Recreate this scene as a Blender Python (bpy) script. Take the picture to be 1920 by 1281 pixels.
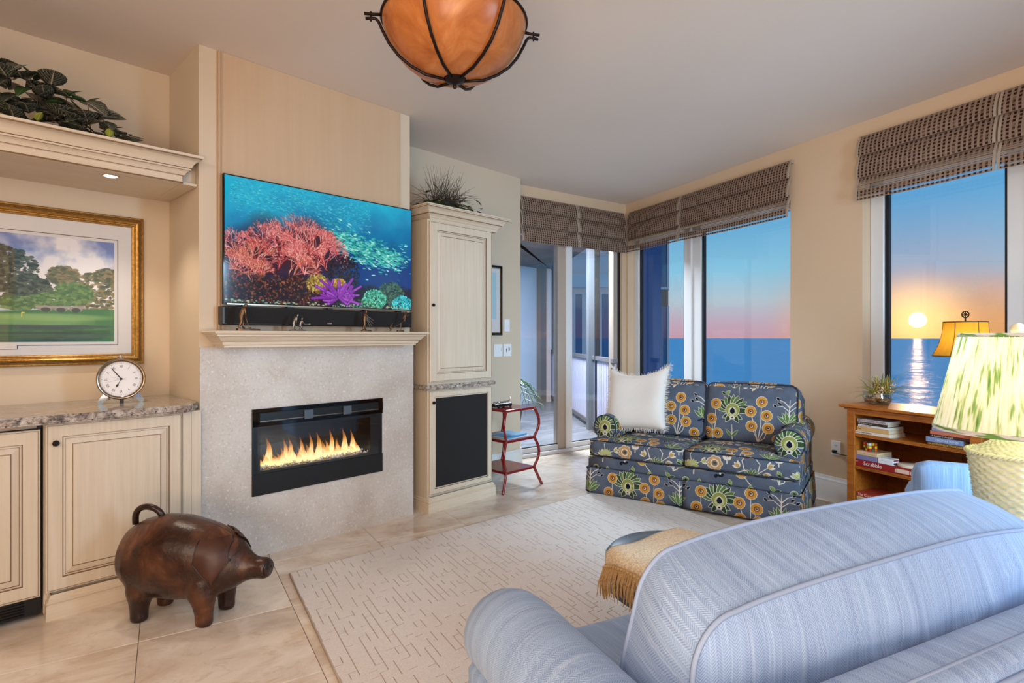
import bpy, bmesh, math, random
import numpy as np
from mathutils import Vector, Matrix
PI = math.pi
R = random.Random(7)
for _o in list(bpy.data.objects):
    bpy.data.objects.remove(_o)
SC = bpy.context.scene
COL = SC.collection

def lin(r, g, b):
    def f(c):
        c /= 255.0
        return c / 12.92 if c <= 0.04045 else ((c + 0.055) / 1.055) ** 2.4
    return (f(r), f(g), f(b), 1.0)

# ------------------------------------------------------------------ camera
HC = 1.24                      # eye height; ceiling 1.535 above it
CEIL = 2.775
cam_d = bpy.data.cameras.new('camera')
cam = bpy.data.objects.new('camera', cam_d)
COL.objects.link(cam)
cam.location = (0, 0, HC)
cam.rotation_euler = (PI / 2, 0, 0)
cam_d.sensor_width = 36
cam_d.lens = 36 * 1056 / 1920
cam_d.shift_y = -9.5 / 1920
cam_d.clip_start = 0.05
cam_d.clip_end = 60000
SC.camera = cam
SC.view_settings.view_transform = 'Standard'
SC.view_settings.look = 'None'
SC.view_settings.gamma = 1.0
SC.view_settings.use_curve_mapping = False
SC.view_settings.exposure = -0.08
SC.cycles.max_bounces = 10
SC.cycles.diffuse_bounces = 4
SC.cycles.glossy_bounces = 4
SC.cycles.transmission_bounces = 6
SC.cycles.transparent_max_bounces = 16
SC.cycles.sample_clamp_indirect = 4.0
SC.cycles.caustics_reflective = False
SC.cycles.caustics_refractive = False
SC.cycles.use_denoising = True

# ------------------------------------------------------------------ frames
class Frame:
    def __init__(s, o, ang):
        s.o = Vector((o[0], o[1], 0)); s.a = ang
        s.x = Vector((math.cos(ang), math.sin(ang), 0))
        s.y = Vector((-math.sin(ang), math.cos(ang), 0))
    def w(s, x, y, z=0):
        return s.o + s.x * x + s.y * y + Vector((0, 0, z))
FW = Frame((0, 0), 0)                                        # world
FF = Frame((-1.64513, 2.95951), math.atan2(.72096, .69297))  # fireplace wall: x along it, y into it
FWI = Frame((1.32565, 6.55994), math.atan2(-.90535, .42467)) # window wall: x towards the viewer, y outwards
FD = Frame((.08357, 5.69357), math.atan2(.57209, .82019))    # balcony door wall
FL = Frame((.5905, 4.4539), math.atan2(-.551, .834))         # loveseat
FC = Frame((0, 0), math.atan2(.424, .906))                   # near armchair: x lateral, y forward

# ------------------------------------------------------------------ world, sun, fill lights
SUN_AZ = math.radians(35.75)
SUN_EL = math.radians(1.35)
SUN_DIR = Vector((math.sin(SUN_AZ) * math.cos(SUN_EL), math.cos(SUN_AZ) * math.cos(SUN_EL), math.sin(SUN_EL)))

class NT:
    """tiny node-graph helper"""
    def __init__(s, tree):
        s.t = tree; s.n = tree.nodes; s.l = tree.links
    def node(s, typ, **kw):
        n = s.n.new(typ)
        for k, v in kw.items():
            setattr(n, k, v)
        return n
    def put(s, sock, v):
        if isinstance(v, bpy.types.NodeSocket):
            s.l.new(v, sock)
        elif v is not None:
            sock.default_value = v
    def math(s, op, a, b=None, c=None, clamp=False):
        n = s.node('ShaderNodeMath', operation=op, use_clamp=clamp)
        s.put(n.inputs[0], a); s.put(n.inputs[1], b)
        if c is not None: s.put(n.inputs[2], c)
        return n.outputs[0]
    def vmath(s, op, a, b=None):
        n = s.node('ShaderNodeVectorMath', operation=op)
        s.put(n.inputs[0], a); s.put(n.inputs[1], b)
        return n.outputs[1] if op in ('DOT_PRODUCT', 'LENGTH', 'DISTANCE') else n.outputs[0]
    def ramp(s, fac, stops, interp='LINEAR'):
        n = s.node('ShaderNodeValToRGB'); n.color_ramp.interpolation = interp
        e = n.color_ramp.elements
        while len(e) < len(stops): e.new(0.5)
        for i, (p, c) in enumerate(stops):
            e[i].position = p; e[i].color = c
        s.put(n.inputs[0], fac)
        return n.outputs[0]
    def mix(s, fac, a, b, blend='MIX'):
        n = s.node('ShaderNodeMix', data_type='RGBA', blend_type=blend)
        s.put(n.inputs[0], fac); s.put(n.inputs[6], a); s.put(n.inputs[7], b)
        return n.outputs[2]
    def noise(s, vec, scale, detail=3, rough=.5, dist=0, out=0):
        n = s.node('ShaderNodeTexNoise')
        s.put(n.inputs['Vector'], vec); n.inputs['Scale'].default_value = scale
        n.inputs['Detail'].default_value = detail; n.inputs['Roughness'].default_value = rough
        n.inputs['Distortion'].default_value = dist
        return n.outputs[out]
    def mapr(s, v, a, b, c=0, d=1, smooth=False):
        n = s.node('ShaderNodeMapRange')
        if smooth: n.interpolation_type = 'SMOOTHSTEP'
        s.put(n.inputs[0], v)
        for i, q in enumerate((a, b, c, d)): n.inputs[i + 1].default_value = q
        return n.outputs[0]
    def scale(s, vec, sx, sy, sz):
        return s.vmath('MULTIPLY', vec, (sx, sy, sz))
    def sep(s, vec):
        n = s.node('ShaderNodeSeparateXYZ'); s.put(n.inputs[0], vec)
        return n.outputs
    def coord(s, k='Object'):
        return s.node('ShaderNodeTexCoord').outputs[k]
    def bump(s, h, strength=.3, dist=.01):
        n = s.node('ShaderNodeBump'); s.put(n.inputs['Height'], h)
        n.inputs['Strength'].default_value = strength; n.inputs['Distance'].default_value = dist
        return n.outputs[0]

def build_world():
    w = bpy.data.worlds.new('dusk_sky'); SC.world = w
    w.use_nodes = True
    t = NT(w.node_tree); t.n.clear()
    out = t.node('ShaderNodeOutputWorld'); bg = t.node('ShaderNodeBackground')
    t.l.new(bg.outputs[0], out.inputs[0])
    d = t.coord('Generated')
    z = t.math('MAXIMUM', t.sep(d)[2], 0.0)
    far = t.ramp(z, [(0, lin(208, 164, 180)), (.022, lin(203, 176, 194)), (.06, lin(186, 204, 216)), (.11, lin(142, 205, 234)),
                     (.2, lin(104, 176, 226)), (.45, lin(92, 150, 212)), (1, lin(84, 132, 196))])
    near = t.ramp(z, [(0, lin(252, 178, 108)), (.03, lin(247, 182, 124)), (.065, lin(224, 186, 166)), (.105, lin(174, 186, 210)),
                      (.2, lin(108, 164, 218)), (.45, lin(92, 150, 212)), (1, lin(84, 132, 196))])
    s = t.vmath('DOT_PRODUCT', d, tuple(SUN_DIR))
    f = t.mapr(s, math.cos(math.radians(12)), math.cos(math.radians(3)), 0, 1, True)
    c = t.mix(f, far, near)
    g1 = t.mapr(s, math.cos(math.radians(5.0)), 1.0, 0, 1)
    g1 = t.math('POWER', g1, 3.0)
    g2 = t.mapr(s, math.cos(math.radians(.68)), math.cos(math.radians(.38)), 0, 1, True)
    glow = t.mix(g1, (0, 0, 0, 1), (1.0, .62, .22, 1))
    disc = t.mix(g2, (0, 0, 0, 1), (6.0, 4.8, 3.0, 1))
    c = t.mix(1.0, c, glow, 'ADD'); c = t.mix(1.0, c, disc, 'ADD')
    t.put(bg.inputs[0], c); bg.inputs[1].default_value = 1.0
build_world()

def sun(strength):
    l = bpy.data.lights.new('sun', 'SUN'); l.energy = strength; l.color = (1, .58, .28); l.angle = math.radians(.6)
    o = bpy.data.objects.new('sun', l); COL.objects.link(o)
    o.rotation_euler = (-SUN_DIR).to_track_quat('-Z', 'Y').to_euler()
sun(.9)

def area(name, loc, size, power, color, look):
    l = bpy.data.lights.new(name, 'AREA'); l.energy = power; l.color = color
    l.shape = 'RECTANGLE'; l.size = size[0]; l.size_y = size[1]
    o = bpy.data.objects.new(name, l); COL.objects.link(o); o.location = loc
    o.rotation_euler = (Vector(look) - Vector(loc)).to_track_quat('-Z', 'Y').to_euler()
    return o
WARM = (1, .83, .66); NEUT = (1, .95, .9); COOL = (.46, .75, 1)
area('kitchen_side_fill', (-2.0, -.9, 2.7), (1.6, 1.6), 54, WARM, (-1.3, 2.2, 1.0))  # added warm fill panel, unseen on the kitchen side behind the viewer
area('room_soft_fill', (.7, -1.0, 2.7), (2.2, 1.6), 58, NEUT, (.6, 3.8, .7))  # added broad soft fill behind the viewer, evens out the room
l_ = area('window_side_floor_lamp', (2.62, .76, 1.45), (.5, 1.5), 54, COOL, (.1, 5.0, .3)); l_.data.spread = math.radians(105)  # added cool fill out of view, for the bluish window-side light
area('ceiling_wash_fill', (-.2, -1.0, .9), (1.8, 1.2), 84, (1, .74, .54), (.6, 1.7, 2.775))  # added warm fill aimed upward to brighten the ceiling, out of view
area('balcony_fill', (.35, 7.0, 2.5), (.9, .9), 300, (.86, .92, 1), (.45, 7.2, 0))  # added fill to brighten the balcony, hidden above the door shades
# ------------------------------------------------------------------ objects
def mesh_from(bm, name):
    me = bpy.data.meshes.new(name); bm.to_mesh(me); bm.free(); return me
def link(name, data, parent=None, mats=None, smooth=False):
    o = bpy.data.objects.new(name, data); COL.objects.link(o)
    if parent is not None: o.parent = parent
    if mats is not None and hasattr(data, 'materials'):
        for m in (mats if isinstance(mats, (list, tuple)) else [mats]): data.materials.append(m)
    if smooth and data is not None:
        if isinstance(smooth, bool):
            data.polygons.foreach_set('use_smooth', [True] * len(data.polygons))
        else:
            data.polygons.foreach_set('use_smooth', [True] * len(data.polygons))
            try: data.set_sharp_from_angle(angle=math.radians(smooth))
            except Exception: pass
    return o
def tag(o, label=None, cat=None, group=None, kind=None):
    if label: o['label'] = label
    if cat: o['category'] = cat
    if group: o['group'] = group
    if kind: o['kind'] = kind
    return o
class Thing:
    """An Empty at the base of a thing; parts are authored in frame coordinates and shifted to it."""
    def __init__(s, name, label, cat, fr, org, group=None, kind=None, rot=0):
        s.fr = fr; s.org = Vector(org)
        s.e = bpy.data.objects.new(name, None); COL.objects.link(s.e)
        s.e.empty_display_size = .05
        s.e.location = fr.w(*org); s.e.rotation_euler = (0, 0, fr.a + rot)
        tag(s.e, label, cat, group, kind)
    def part(s, name, bm, mat, parent=None, smooth=False, local=False, kind=None, label=None):
        if not local: bmesh.ops.translate(bm, verts=bm.verts, vec=-s.org)
        o = link(name, mesh_from(bm, name), parent if parent is not None else s.e, mat, smooth)
        tag(o, label=label, kind=kind)
        return o
def solo(name, bm, mat, fr, org, label=None, cat=None, group=None, kind=None, smooth=False):
    """a thing or a piece of the setting that is one mesh"""
    bmesh.ops.translate(bm, verts=bm.verts, vec=-Vector(org))
    o = link(name, mesh_from(bm, name), None, mat, smooth)
    o.location = fr.w(*org); o.rotation_euler = (0, 0, fr.a)
    return tag(o, label, cat, group, kind)
def copy_tree(o, parent=None):
    c = o.copy(); COL.objects.link(c)
    if parent is not None: c.parent = parent
    for ch in list(o.children): copy_tree(ch, c)
    return c

# ------------------------------------------------------------------ mesh builders (all add to a bmesh)
def new(): return bmesh.new()
def box(bm, x0, x1, y0, y1, z0, z1, bev=0, seg=2, mi=0):
    vs = [bm.verts.new((x, y, z)) for z in (z0, z1) for y in (y0, y1) for x in (x0, x1)]
    q = [(0, 2, 3, 1), (4, 5, 7, 6), (0, 1, 5, 4), (2, 6, 7, 3), (0, 4, 6, 2), (1, 3, 7, 5)]
    fs = [bm.faces.new([vs[i] for i in f]) for f in q]
    for f in fs: f.material_index = mi
    if bev > 0:
        es = list({e for f in fs for e in f.edges})
        r = bmesh.ops.bevel(bm, geom=es, offset=bev, segments=seg, affect='EDGES', profile=.5)
        for f in r['faces']: f.material_index = mi
    return bm
def bx(*a, **k): return box(new(), *a, **k)
def xform(bm, mat, verts=None):
    bmesh.ops.transform(bm, matrix=mat, verts=verts or bm.verts); return bm
def loft(bm, loops, cap0=True, cap1=True, closed=True, mi=None):
    rows = [[bm.verts.new(p) for p in lp] for lp in loops]
    n = len(rows[0])
    for i in range(len(rows) - 1):
        a, b = rows[i], rows[i + 1]
        for j in range(n if closed else n - 1):
            k = (j + 1) % n
            f = bm.faces.new((a[j], a[k], b[k], b[j]))
            if mi: f.material_index = mi[i]
    if cap0: bm.faces.new(list(reversed(rows[0])))
    if cap1:
        f = bm.faces.new(rows[-1])
        if mi: f.material_index = mi[-1]
    return rows
def lathe(bm, prof, seg=32, c=(0, 0, 0), cap0=True, cap1=True, mod=None):
    loops = []
    for (r, z) in prof:
        loops.append([(c[0] + (r * (mod(j, z) if mod else 1)) * math.cos(2 * PI * j / seg),
                       c[1] + (r * (mod(j, z) if mod else 1)) * math.sin(2 * PI * j / seg), c[2] + z) for j in range(seg)])
    loft(bm, loops, cap0, cap1)
    return bm
def tube(bm, pts, r, seg=8, closed=False, caps=True, ry=None):
    pts = [Vector(p) for p in pts]; n = len(pts)
    rr = r if isinstance(r, (list, tuple)) else [r] * n
    loops = []; up = None
    for i in range(n):
        a = pts[i - 1] if (i > 0 or closed) else pts[i]
        b = pts[(i + 1) % n] if (i < n - 1 or closed) else pts[i]
        t = (b - a).normalized() if (b - a).length > 1e-9 else Vector((0, 0, 1))
        if up is None:
            up = Vector((0, 0, 1)) if abs(t.z) < .9 else Vector((0, 1, 0))
        u = (up - t * up.dot(t))
        if u.length < 1e-6: u = t.orthogonal()
        u.normalize(); v = t.cross(u); up = u
        q = rr[i]; qy = q if ry is None else ry
        loops.append([pts[i] + u * (q * math.cos(2 * PI * j / seg)) + v * (qy * math.sin(2 * PI * j / seg)) for j in range(seg)])
    if closed: loops.append(loops[0])
    loft(bm, loops, caps and not closed, caps and not closed)
    if closed: bmesh.ops.remove_doubles(bm, verts=bm.verts, dist=1e-6)
    return bm
def prism(bm, poly, z0, z1):
    loft(bm, [[(x, y, z0) for x, y in poly], [(x, y, z1) for x, y in poly]]); return bm
def plate(bm, poly, y0, y1):
    """polygon in x,z given thickness along y"""
    loft(bm, [[(x, y1, z) for x, z in poly], [(x, y0, z) for x, z in poly]]); return bm
def molding(bm, prof, path, z0=0, cap=True, glaze=False):
    """prof: (out, z); path: (x, y) list; outwards is to the right of the path; mitred corners"""
    P = [Vector((p[0], p[1])) for p in path]; loops = []
    for i, p in enumerate(P):
        d0 = (P[i] - P[i - 1]).normalized() if i > 0 else None
        d1 = (P[i + 1] - P[i]).normalized() if i < len(P) - 1 else None
        if d0 is None: d0 = d1
        if d1 is None: d1 = d0
        n0 = Vector((d0.y, -d0.x)); n1 = Vector((d1.y, -d1.x))
        m = n0 + n1; m = m / max(m.dot(n0), 1e-6) if m.length > 1e-6 else n0
        loops.append([(p.x + m.x * o, p.y + m.y * o, z0 + z) for o, z in prof])
    rows = loft(bm, loops, cap, cap)
    if glaze:                                   # brown glaze settles in the narrow fillets (material slot 1)
        bm.faces.ensure_lookup_table(); n = len(prof); k = 0
        for i in range(len(loops) - 1):
            for j in range(n):
                a, b = prof[j], prof[(j + 1) % n]
                if math.dist(a, b) < .0056: bm.faces[k].material_index = 1
                k += 1
    return bm
def rect_loft(bm, x0, x1, z0, z1, rings, mi=None, y=0):
    """concentric rectangles (inset, depth towards the room): a panelled door face"""
    loops = []
    for (i, d) in rings:
        loops.append([(x0 + i, y - d, z0 + i), (x1 - i, y - d, z0 + i), (x1 - i, y - d, z1 - i), (x0 + i, y - d, z1 - i)])
    loft(bm, loops, False, True, mi=mi); return bm
def soft(bm, hx, hy, hz, r, n=8, crown=(0, 0, 0), c=(0, 0, 0), pinch=0):
    """rounded, crowned cushion"""
    idx = {}; pts = []
    def vid(i, j, k):
        key = (i, j, k)
        if key not in idx:
            p = Vector((2 * i / n - 1, 2 * j / n - 1, 2 * k / n - 1))
            h = Vector((hx, hy, hz)); q = Vector((p.x * hx, p.y * hy, p.z * hz))
            inn = Vector([max(-(h[a] - r), min(h[a] - r, q[a])) for a in range(3)])
            d = q - inn
            if d.length > 1e-9: q = inn + d.normalized() * min(r, max(abs(d.x), abs(d.y), abs(d.z)))
            fx, fy, fz = 1 - p.x ** 2, 1 - p.y ** 2, 1 - p.z ** 2
            q.x += crown[0] * p.x * fy * fz if abs(p.x) > .99 else crown[0] * p.x * fy * fz
            q.y += crown[1] * p.y * fx * fz
            q.z += crown[2] * p.z * fx * fy
            idx[key] = bm.verts.new(q + Vector(c))
        return idx[key]
    for a in range(3):
        for s in (0, n):
            for i in range(n):
                for j in range(n):
                    def key(u, v):
                        k = [0, 0, 0]; k[a] = s; k[(a + 1) % 3] = u; k[(a + 2) % 3] = v; return tuple(k)
                    q = [vid(*key(i, j)), vid(*key(i + 1, j)), vid(*key(i + 1, j + 1)), vid(*key(i, j + 1))]
                    if s == 0: q.reverse()
                    bm.faces.new(q)
    return bm
def grid(bm, nu, nv, fn, uv=None, closed_u=False):
    vs = [[bm.verts.new(fn(i / nu, j / nv)) for j in range(nv + 1)] for i in range(nu if closed_u else nu + 1)]
    lay = bm.loops.layers.uv.verify() if uv else None
    for i in range(nu):
        for j in range(nv):
            ii = (i + 1) % len(vs)
            f = bm.faces.new((vs[i][j], vs[ii][j], vs[ii][j + 1], vs[i][j + 1]))
            if uv:
                for l, (a, b) in zip(f.loops, ((i, j), (i + 1, j), (i + 1, j + 1), (i, j + 1))):
                    l[lay].uv = uv(a / nu, b / nv)
    return bm
def solidify(bm, t):
    bm.normal_update()
    bmesh.ops.solidify(bm, geom=list(bm.faces), thickness=t); return bm
def box_uv(bm, s=1.0, off=(0, 0), flip=False):
    """box-projected UVs in metres / s"""
    lay = bm.loops.layers.uv.verify(); bm.normal_update()
    for f in bm.faces:
        n = f.normal; a = max(range(3), key=lambda k: abs(n[k]))
        for l in f.loops:
            p = l.vert.co
            u, v = ((p.y, p.z), (p.x, p.z), (p.x, p.y))[a]
            l[lay].uv = (u / s + off[0], v / s + off[1])
    return bm
def ico(bm, c, r, sub=1, sc=(1, 1, 1)):
    m = Matrix.Translation(c) @ Matrix.Diagonal((sc[0], sc[1], sc[2], 1))
    bmesh.ops.create_icosphere(bm, subdivisions=sub, radius=r, matrix=m); return bm
def evaluated(me, mods):
    o = bpy.data.objects.new('temp_shape', me); COL.objects.link(o)
    for typ, kw in mods:
        m = o.modifiers.new(typ.lower(), typ)
        for k, v in kw.items(): setattr(m, k, v)
    bpy.context.view_layer.update()
    dg = bpy.context.evaluated_depsgraph_get()
    out = bpy.data.meshes.new_from_object(o.evaluated_get(dg))
    bpy.data.objects.remove(o)
    return out
def skin(chains, sub=1):
    """chains: lists of ((x,y,z), r); shared points join; returns a mesh"""
    bm = new(); ids = {}; lay = bm.verts.layers.skin.verify()
    first = None
    for ch in chains:
        prev = None
        for p, r in ch:
            key = tuple(round(v, 4) for v in p)
            if key not in ids:
                v = bm.verts.new(p); v[lay].radius = (r, r); ids[key] = v
                if first is None: v[lay].use_root = True; first = v
            if prev is not None and prev is not ids[key]:
                try: bm.edges.new((prev, ids[key]))
                except ValueError: pass
            prev = ids[key]
    me = mesh_from(bm, 'skin_shape')
    return evaluated(me, [('SKIN', {'use_smooth_shade': True}), ('SUBSURF', {'levels': sub, 'render_levels': sub})])
def text(name, s, parent, size, loc, rot, mat, ext=.0004, align='LEFT', sx=1.0):
    c = bpy.data.curves.new(name, 'FONT'); c.body = s; c.size = size; c.extrude = ext
    c.align_x = align; c.align_y = 'CENTER'
    o = bpy.data.objects.new(name, c); COL.objects.link(o); o.parent = parent
    o.location = loc; o.rotation_euler = rot; o.scale = (sx, 1, 1)
    c.materials.append(mat)
    bpy.context.view_layer.update()
    me = bpy.data.meshes.new_from_object(o.evaluated_get(bpy.context.evaluated_depsgraph_get()))
    o2 = bpy.data.objects.new(name, me); COL.objects.link(o2); o2.parent = parent
    o2.location = loc; o2.rotation_euler = rot; o2.scale = (sx, 1, 1)
    bpy.data.objects.remove(o); bpy.data.curves.remove(c)
    if not me.materials: me.materials.append(mat)
    return o2
FACE_ROOM = (PI / 2, 0, 0)      # text standing up and read from -y
# ------------------------------------------------------------------ materials
def mat(name, base=None, rough=.5, metal=0, spec=.5, fn=None, **kw):
    m = bpy.data.materials.new(name); m.use_nodes = True
    t = NT(m.node_tree); b = t.n['Principled BSDF']
    if base is not None: b.inputs['Base Color'].default_value = base
    b.inputs['Roughness'].default_value = rough; b.inputs['Metallic'].default_value = metal
    b.inputs['Specular IOR Level'].default_value = spec
    for k, v in kw.items(): b.inputs[k].default_value = v
    if fn: fn(t, b)
    return m
def emis(name, col, st):
    m = bpy.data.materials.new(name); m.use_nodes = True
    b = m.node_tree.nodes['Principled BSDF']
    b.inputs['Base Color'].default_value = (0, 0, 0, 1)
    b.inputs['Emission Color'].default_value = col; b.inputs['Emission Strength'].default_value = st
    return m
def f_paint(c):
    def fn(t, b):
        n = t.noise(t.coord(), 90, 2)
        t.put(b.inputs['Normal'], t.bump(n, .05, .002))
        k = t.noise(t.coord(), 1.3, 2)
        t.put(b.inputs['Base Color'], t.mix(t.mapr(k, .3, .7), c, tuple(v * .96 for v in c[:3]) + (1,)))
    return fn
M = {}
M['wall'] = mat('wall_paint', rough=.75, spec=.25, fn=f_paint(lin(212, 195, 172)))
M['wallr'] = mat('window_wall_paint', rough=.75, spec=.25, fn=f_paint(lin(220, 194, 164)))  # warmer copy of the wall paint, sun glow put into the colour
M['ceil'] = mat('ceiling_paint', rough=.85, spec=.2, fn=f_paint(lin(226, 214, 204)))
M['trim'] = mat('white_trim', lin(226, 226, 224), .35)
M['vinyl'] = mat('white_window_frame', lin(222, 224, 226), .3)
M['taupe'] = mat('taupe_frame', lin(178, 162, 148), .4)
M['gasket'] = mat('black_gasket', lin(16, 16, 20), .4)
def f_glaze(c, c2, sc=(60, 60, 2.2), amt=.5):
    def fn(t, b):
        n = t.noise(t.scale(t.coord(), *sc), 1, 4, .6)
        k = t.noise(t.coord(), 2.5, 2)
        col = t.mix(t.mapr(n, .35, .72), c, t.mix(amt, c, c2))
        col = t.mix(t.math('MULTIPLY', t.mapr(k, .4, .75), .25), col, c2)
        t.put(b.inputs['Base Color'], col)
    return fn
CREAM, CREAM2 = lin(216, 204, 186), lin(194, 176, 150)
M['cream'] = mat('glazed_cream_wood', rough=.38, spec=.4, fn=f_glaze(CREAM, CREAM2))
M['creamh'] = mat('glazed_cream_molding', rough=.38, spec=.4, fn=f_glaze(lin(218, 203, 182), CREAM2, (2.2, 60, 60)))
M['glaze'] = mat('brown_glaze_in_groove', lin(120, 92, 62), .5)
M['panel'] = mat('straight_grain_panel', rough=.4, spec=.4, fn=f_glaze(lin(202, 175, 146), lin(190, 160, 128), (30, 30, 1.0), .45))
def f_trav(c, c2, c3, sc, vein=1.0):
    def fn(t, b):
        co = t.coord(); info = t.node('ShaderNodeObjectInfo')
        v = t.node('ShaderNodeVectorMath', operation='ADD'); t.put(v.inputs[0], co)
        o = t.node('ShaderNodeCombineXYZ'); r = t.math('MULTIPLY', info.outputs['Random'], 37.0)
        for i in range(3): t.put(o.inputs[i], r)
        t.put(v.inputs[1], o.outputs[0]); p = v.outputs[0]
        a = t.noise(t.scale(p, *sc), 2.2, 6, .62, .8)
        k = t.noise(t.scale(p, sc[0], sc[1], sc[2]), 6, 6, .7, 1.6)
        col = t.ramp(a, [(.25, c2), (.5, c), (.75, c3)])
        col = t.mix(t.math('MULTIPLY', t.mapr(k, .54, .72), .55 * vein), col, c2)
        col = t.mix(t.math('MULTIPLY', t.mapr(k, .4, .25), .5 * vein), col, c3)
        s = t.noise(p, 120, 3, .7)
        col = t.mix(t.math('MULTIPLY', t.mapr(s, .62, .75), .25), col, tuple(q * .6 for q in c2[:3]) + (1,))
        t.put(b.inputs['Base Color'], col)
        t.put(b.inputs['Normal'], t.bump(s, .04, .002))
    return fn
M['tile'] = mat('travertine_tile', rough=.13, spec=.55, fn=f_trav(lin(222, 208, 192), lin(190, 164, 138), lin(240, 232, 222), (1.3, 2.0, 1.3)))
M['grout'] = mat('grout', lin(120, 105, 92), .8)
def f_stone(t, b):
    co = t.coord()
    a = t.noise(co, 2.0, 5, .6, .4); k = t.noise(co, 9, 5, .7, 1.0); s = t.noise(co, 70, 4, .75)
    col = t.ramp(a, [(.3, lin(182, 170, 160)), (.55, lin(204, 198, 192)), (.75, lin(216, 212, 210))])
    col = t.mix(t.math('MULTIPLY', t.mapr(k, .6, .75), .5), col, lin(184, 166, 150))
    col = t.mix(t.math('MULTIPLY', t.mapr(s, .58, .68), .7), col, lin(240, 238, 236))
    col = t.mix(t.math('MULTIPLY', t.mapr(s, .42, .33), .6), col, lin(156, 144, 134))
    t.put(b.inputs['Base Color'], col)
    t.put(b.inputs['Normal'], t.bump(t.noise(co, 40, 5, .75), .45, .005))
M['stone'] = mat('limestone_slab', rough=.45, spec=.4, fn=f_stone)
def f_granite(t, b):
    co = t.coord(); a = t.noise(t.scale(co, 1, 2.2, 1), 34, 5, .7, .6); k = t.noise(co, 95, 3, .6)
    w = t.noise(t.scale(co, 1, 3, 1), 5, 4, .6, 1.2)
    col = t.ramp(a, [(.3, lin(48, 44, 46)), (.42, lin(120, 112, 108)), (.52, lin(176, 164, 152)), (.68, lin(214, 206, 200))])
    col = t.mix(t.mapr(k, .6, .68), col, lin(36, 32, 34))
    col = t.mix(t.math('MULTIPLY', t.mapr(w, .45, .7), .5), col, lin(150, 126, 102))
    t.put(b.inputs['Base Color'], col)
M['granite'] = mat('speckled_granite', rough=.12, spec=.6, fn=f_granite)
M['black'] = mat('satin_black', lin(14, 13, 14), .35)
M['glossblack'] = mat('gloss_black', lin(6, 6, 7), .06, spec=.6)
M['knob'] = mat('dark_bronze_knob', lin(34, 26, 22), .35, .6)
def f_mesh(t, b):
    n = t.noise(t.coord(), 400, 1)
    t.put(b.inputs['Base Color'], t.mix(n, lin(10, 10, 12), lin(34, 33, 36)))
M['speakercloth'] = mat('black_speaker_cloth', rough=.9, fn=f_mesh)
def f_leather(t, b):
    co = t.coord(); a = t.noise(co, 7, 5, .65, .5); k = t.noise(co, 2.6, 3, .5)
    col = t.ramp(a, [(.3, lin(28, 14, 9)), (.46, lin(58, 30, 18)), (.6, lin(96, 56, 34)), (.74, lin(148, 98, 64))])
    col = t.mix(t.mapr(k, .35, .65), t.mix(.55, col, lin(30, 13, 9)), col)
    t.put(b.inputs['Base Color'], col)
    t.put(b.inputs['Roughness'], t.mapr(a, .3, .8, .22, .42))
    t.put(b.inputs['Normal'], t.bump(t.noise(co, 55, 4, .7), .3, .004))
M['leather'] = mat('worn_brown_leather', rough=.3, spec=.5, fn=f_leather)
M['leathere'] = mat('ear_leather', rough=.4, spec=.4, fn=lambda t, b: t.put(b.inputs['Base Color'], t.mix(t.noise(t.coord(), 14, 4), lin(40, 20, 14), lin(84, 46, 30))))
M['leatherd'] = mat('dark_brown_leather', lin(38, 20, 14), .3, spec=.5)
M['navyleather'] = mat('navy_leather', lin(16, 62, 92), .3, spec=.6)
M['bronze'] = mat('bronze_statuette', lin(112, 84, 60), .34, .85)
M['pewter'] = mat('pewter_statuette', lin(150, 136, 124), .34, .85)
M['iron'] = mat('dark_iron', lin(36, 24, 19), .4, .7)
def f_alab(t, b):
    co = t.coord(); a = t.noise(t.scale(co, 1, 1, .6), 7, 5, .65, 1.6)
    col = t.ramp(a, [(.25, lin(150, 84, 40)), (.5, lin(178, 108, 56)), (.75, lin(202, 138, 82))])
    t.put(b.inputs['Base Color'], col)
M['alab'] = mat('amber_alabaster_glass', rough=.3, spec=.4, fn=f_alab)
M['alab'].node_tree.nodes['Principled BSDF'].inputs['Subsurface Weight'].default_value = .0
def f_gold(t, b):
    n = t.noise(t.scale(t.coord(), 60, 60, 60), 1, 4, .7)
    t.put(b.inputs['Base Color'], t.mix(t.mapr(n, .35, .7), lin(196, 150, 78), lin(142, 98, 44)))
    t.put(b.inputs['Normal'], t.bump(n, .25, .003))
M['gold'] = mat('antique_gold', rough=.32, metal=.75, fn=f_gold)
M['goldd'] = mat('antique_gold_dark', lin(106, 78, 40), .5, .5)  # darker gold for the groove of the picture frame
M['matboard'] = mat('white_mat_board', lin(226, 222, 220), .8)
M['ink'] = mat('black_ink', lin(24, 22, 24), .6)
M['chrome'] = mat('polished_nickel', lin(214, 206, 196), .12, 1.0)
M['nickel'] = mat('brushed_nickel', lin(168, 152, 134), .28, 1.0)
M['face'] = mat('white_clock_face', lin(236, 236, 238), .35)
M['white'] = mat('white_plastic', lin(236, 236, 238), .35)
M['greyink'] = mat('grey_ink', lin(150, 150, 154), .6)
M['redlac'] = mat('red_lacquer', lin(120, 14, 18), .16, spec=.6)
def f_pine(c, c2):
    def fn(t, b):
        co = t.coord(); n = t.noise(t.scale(co, 3, 18, 18), 1.6, 5, .6, 1.0); k = t.noise(co, 5, 3, .6)
        col = t.mix(t.mapr(n, .35, .7), c, c2)
        col = t.mix(t.math('MULTIPLY', t.mapr(k, .62, .75), .5), col, tuple(q * .45 for q in c2[:3]) + (1,))
        t.put(b.inputs['Base Color'], col)
    return fn
M['pine'] = mat('honey_pine', rough=.32, spec=.5, fn=f_pine(lin(190, 112, 38), lin(152, 78, 20)))
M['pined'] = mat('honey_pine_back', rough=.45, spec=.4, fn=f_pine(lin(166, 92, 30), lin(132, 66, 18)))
M['cover'] = {}
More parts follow.
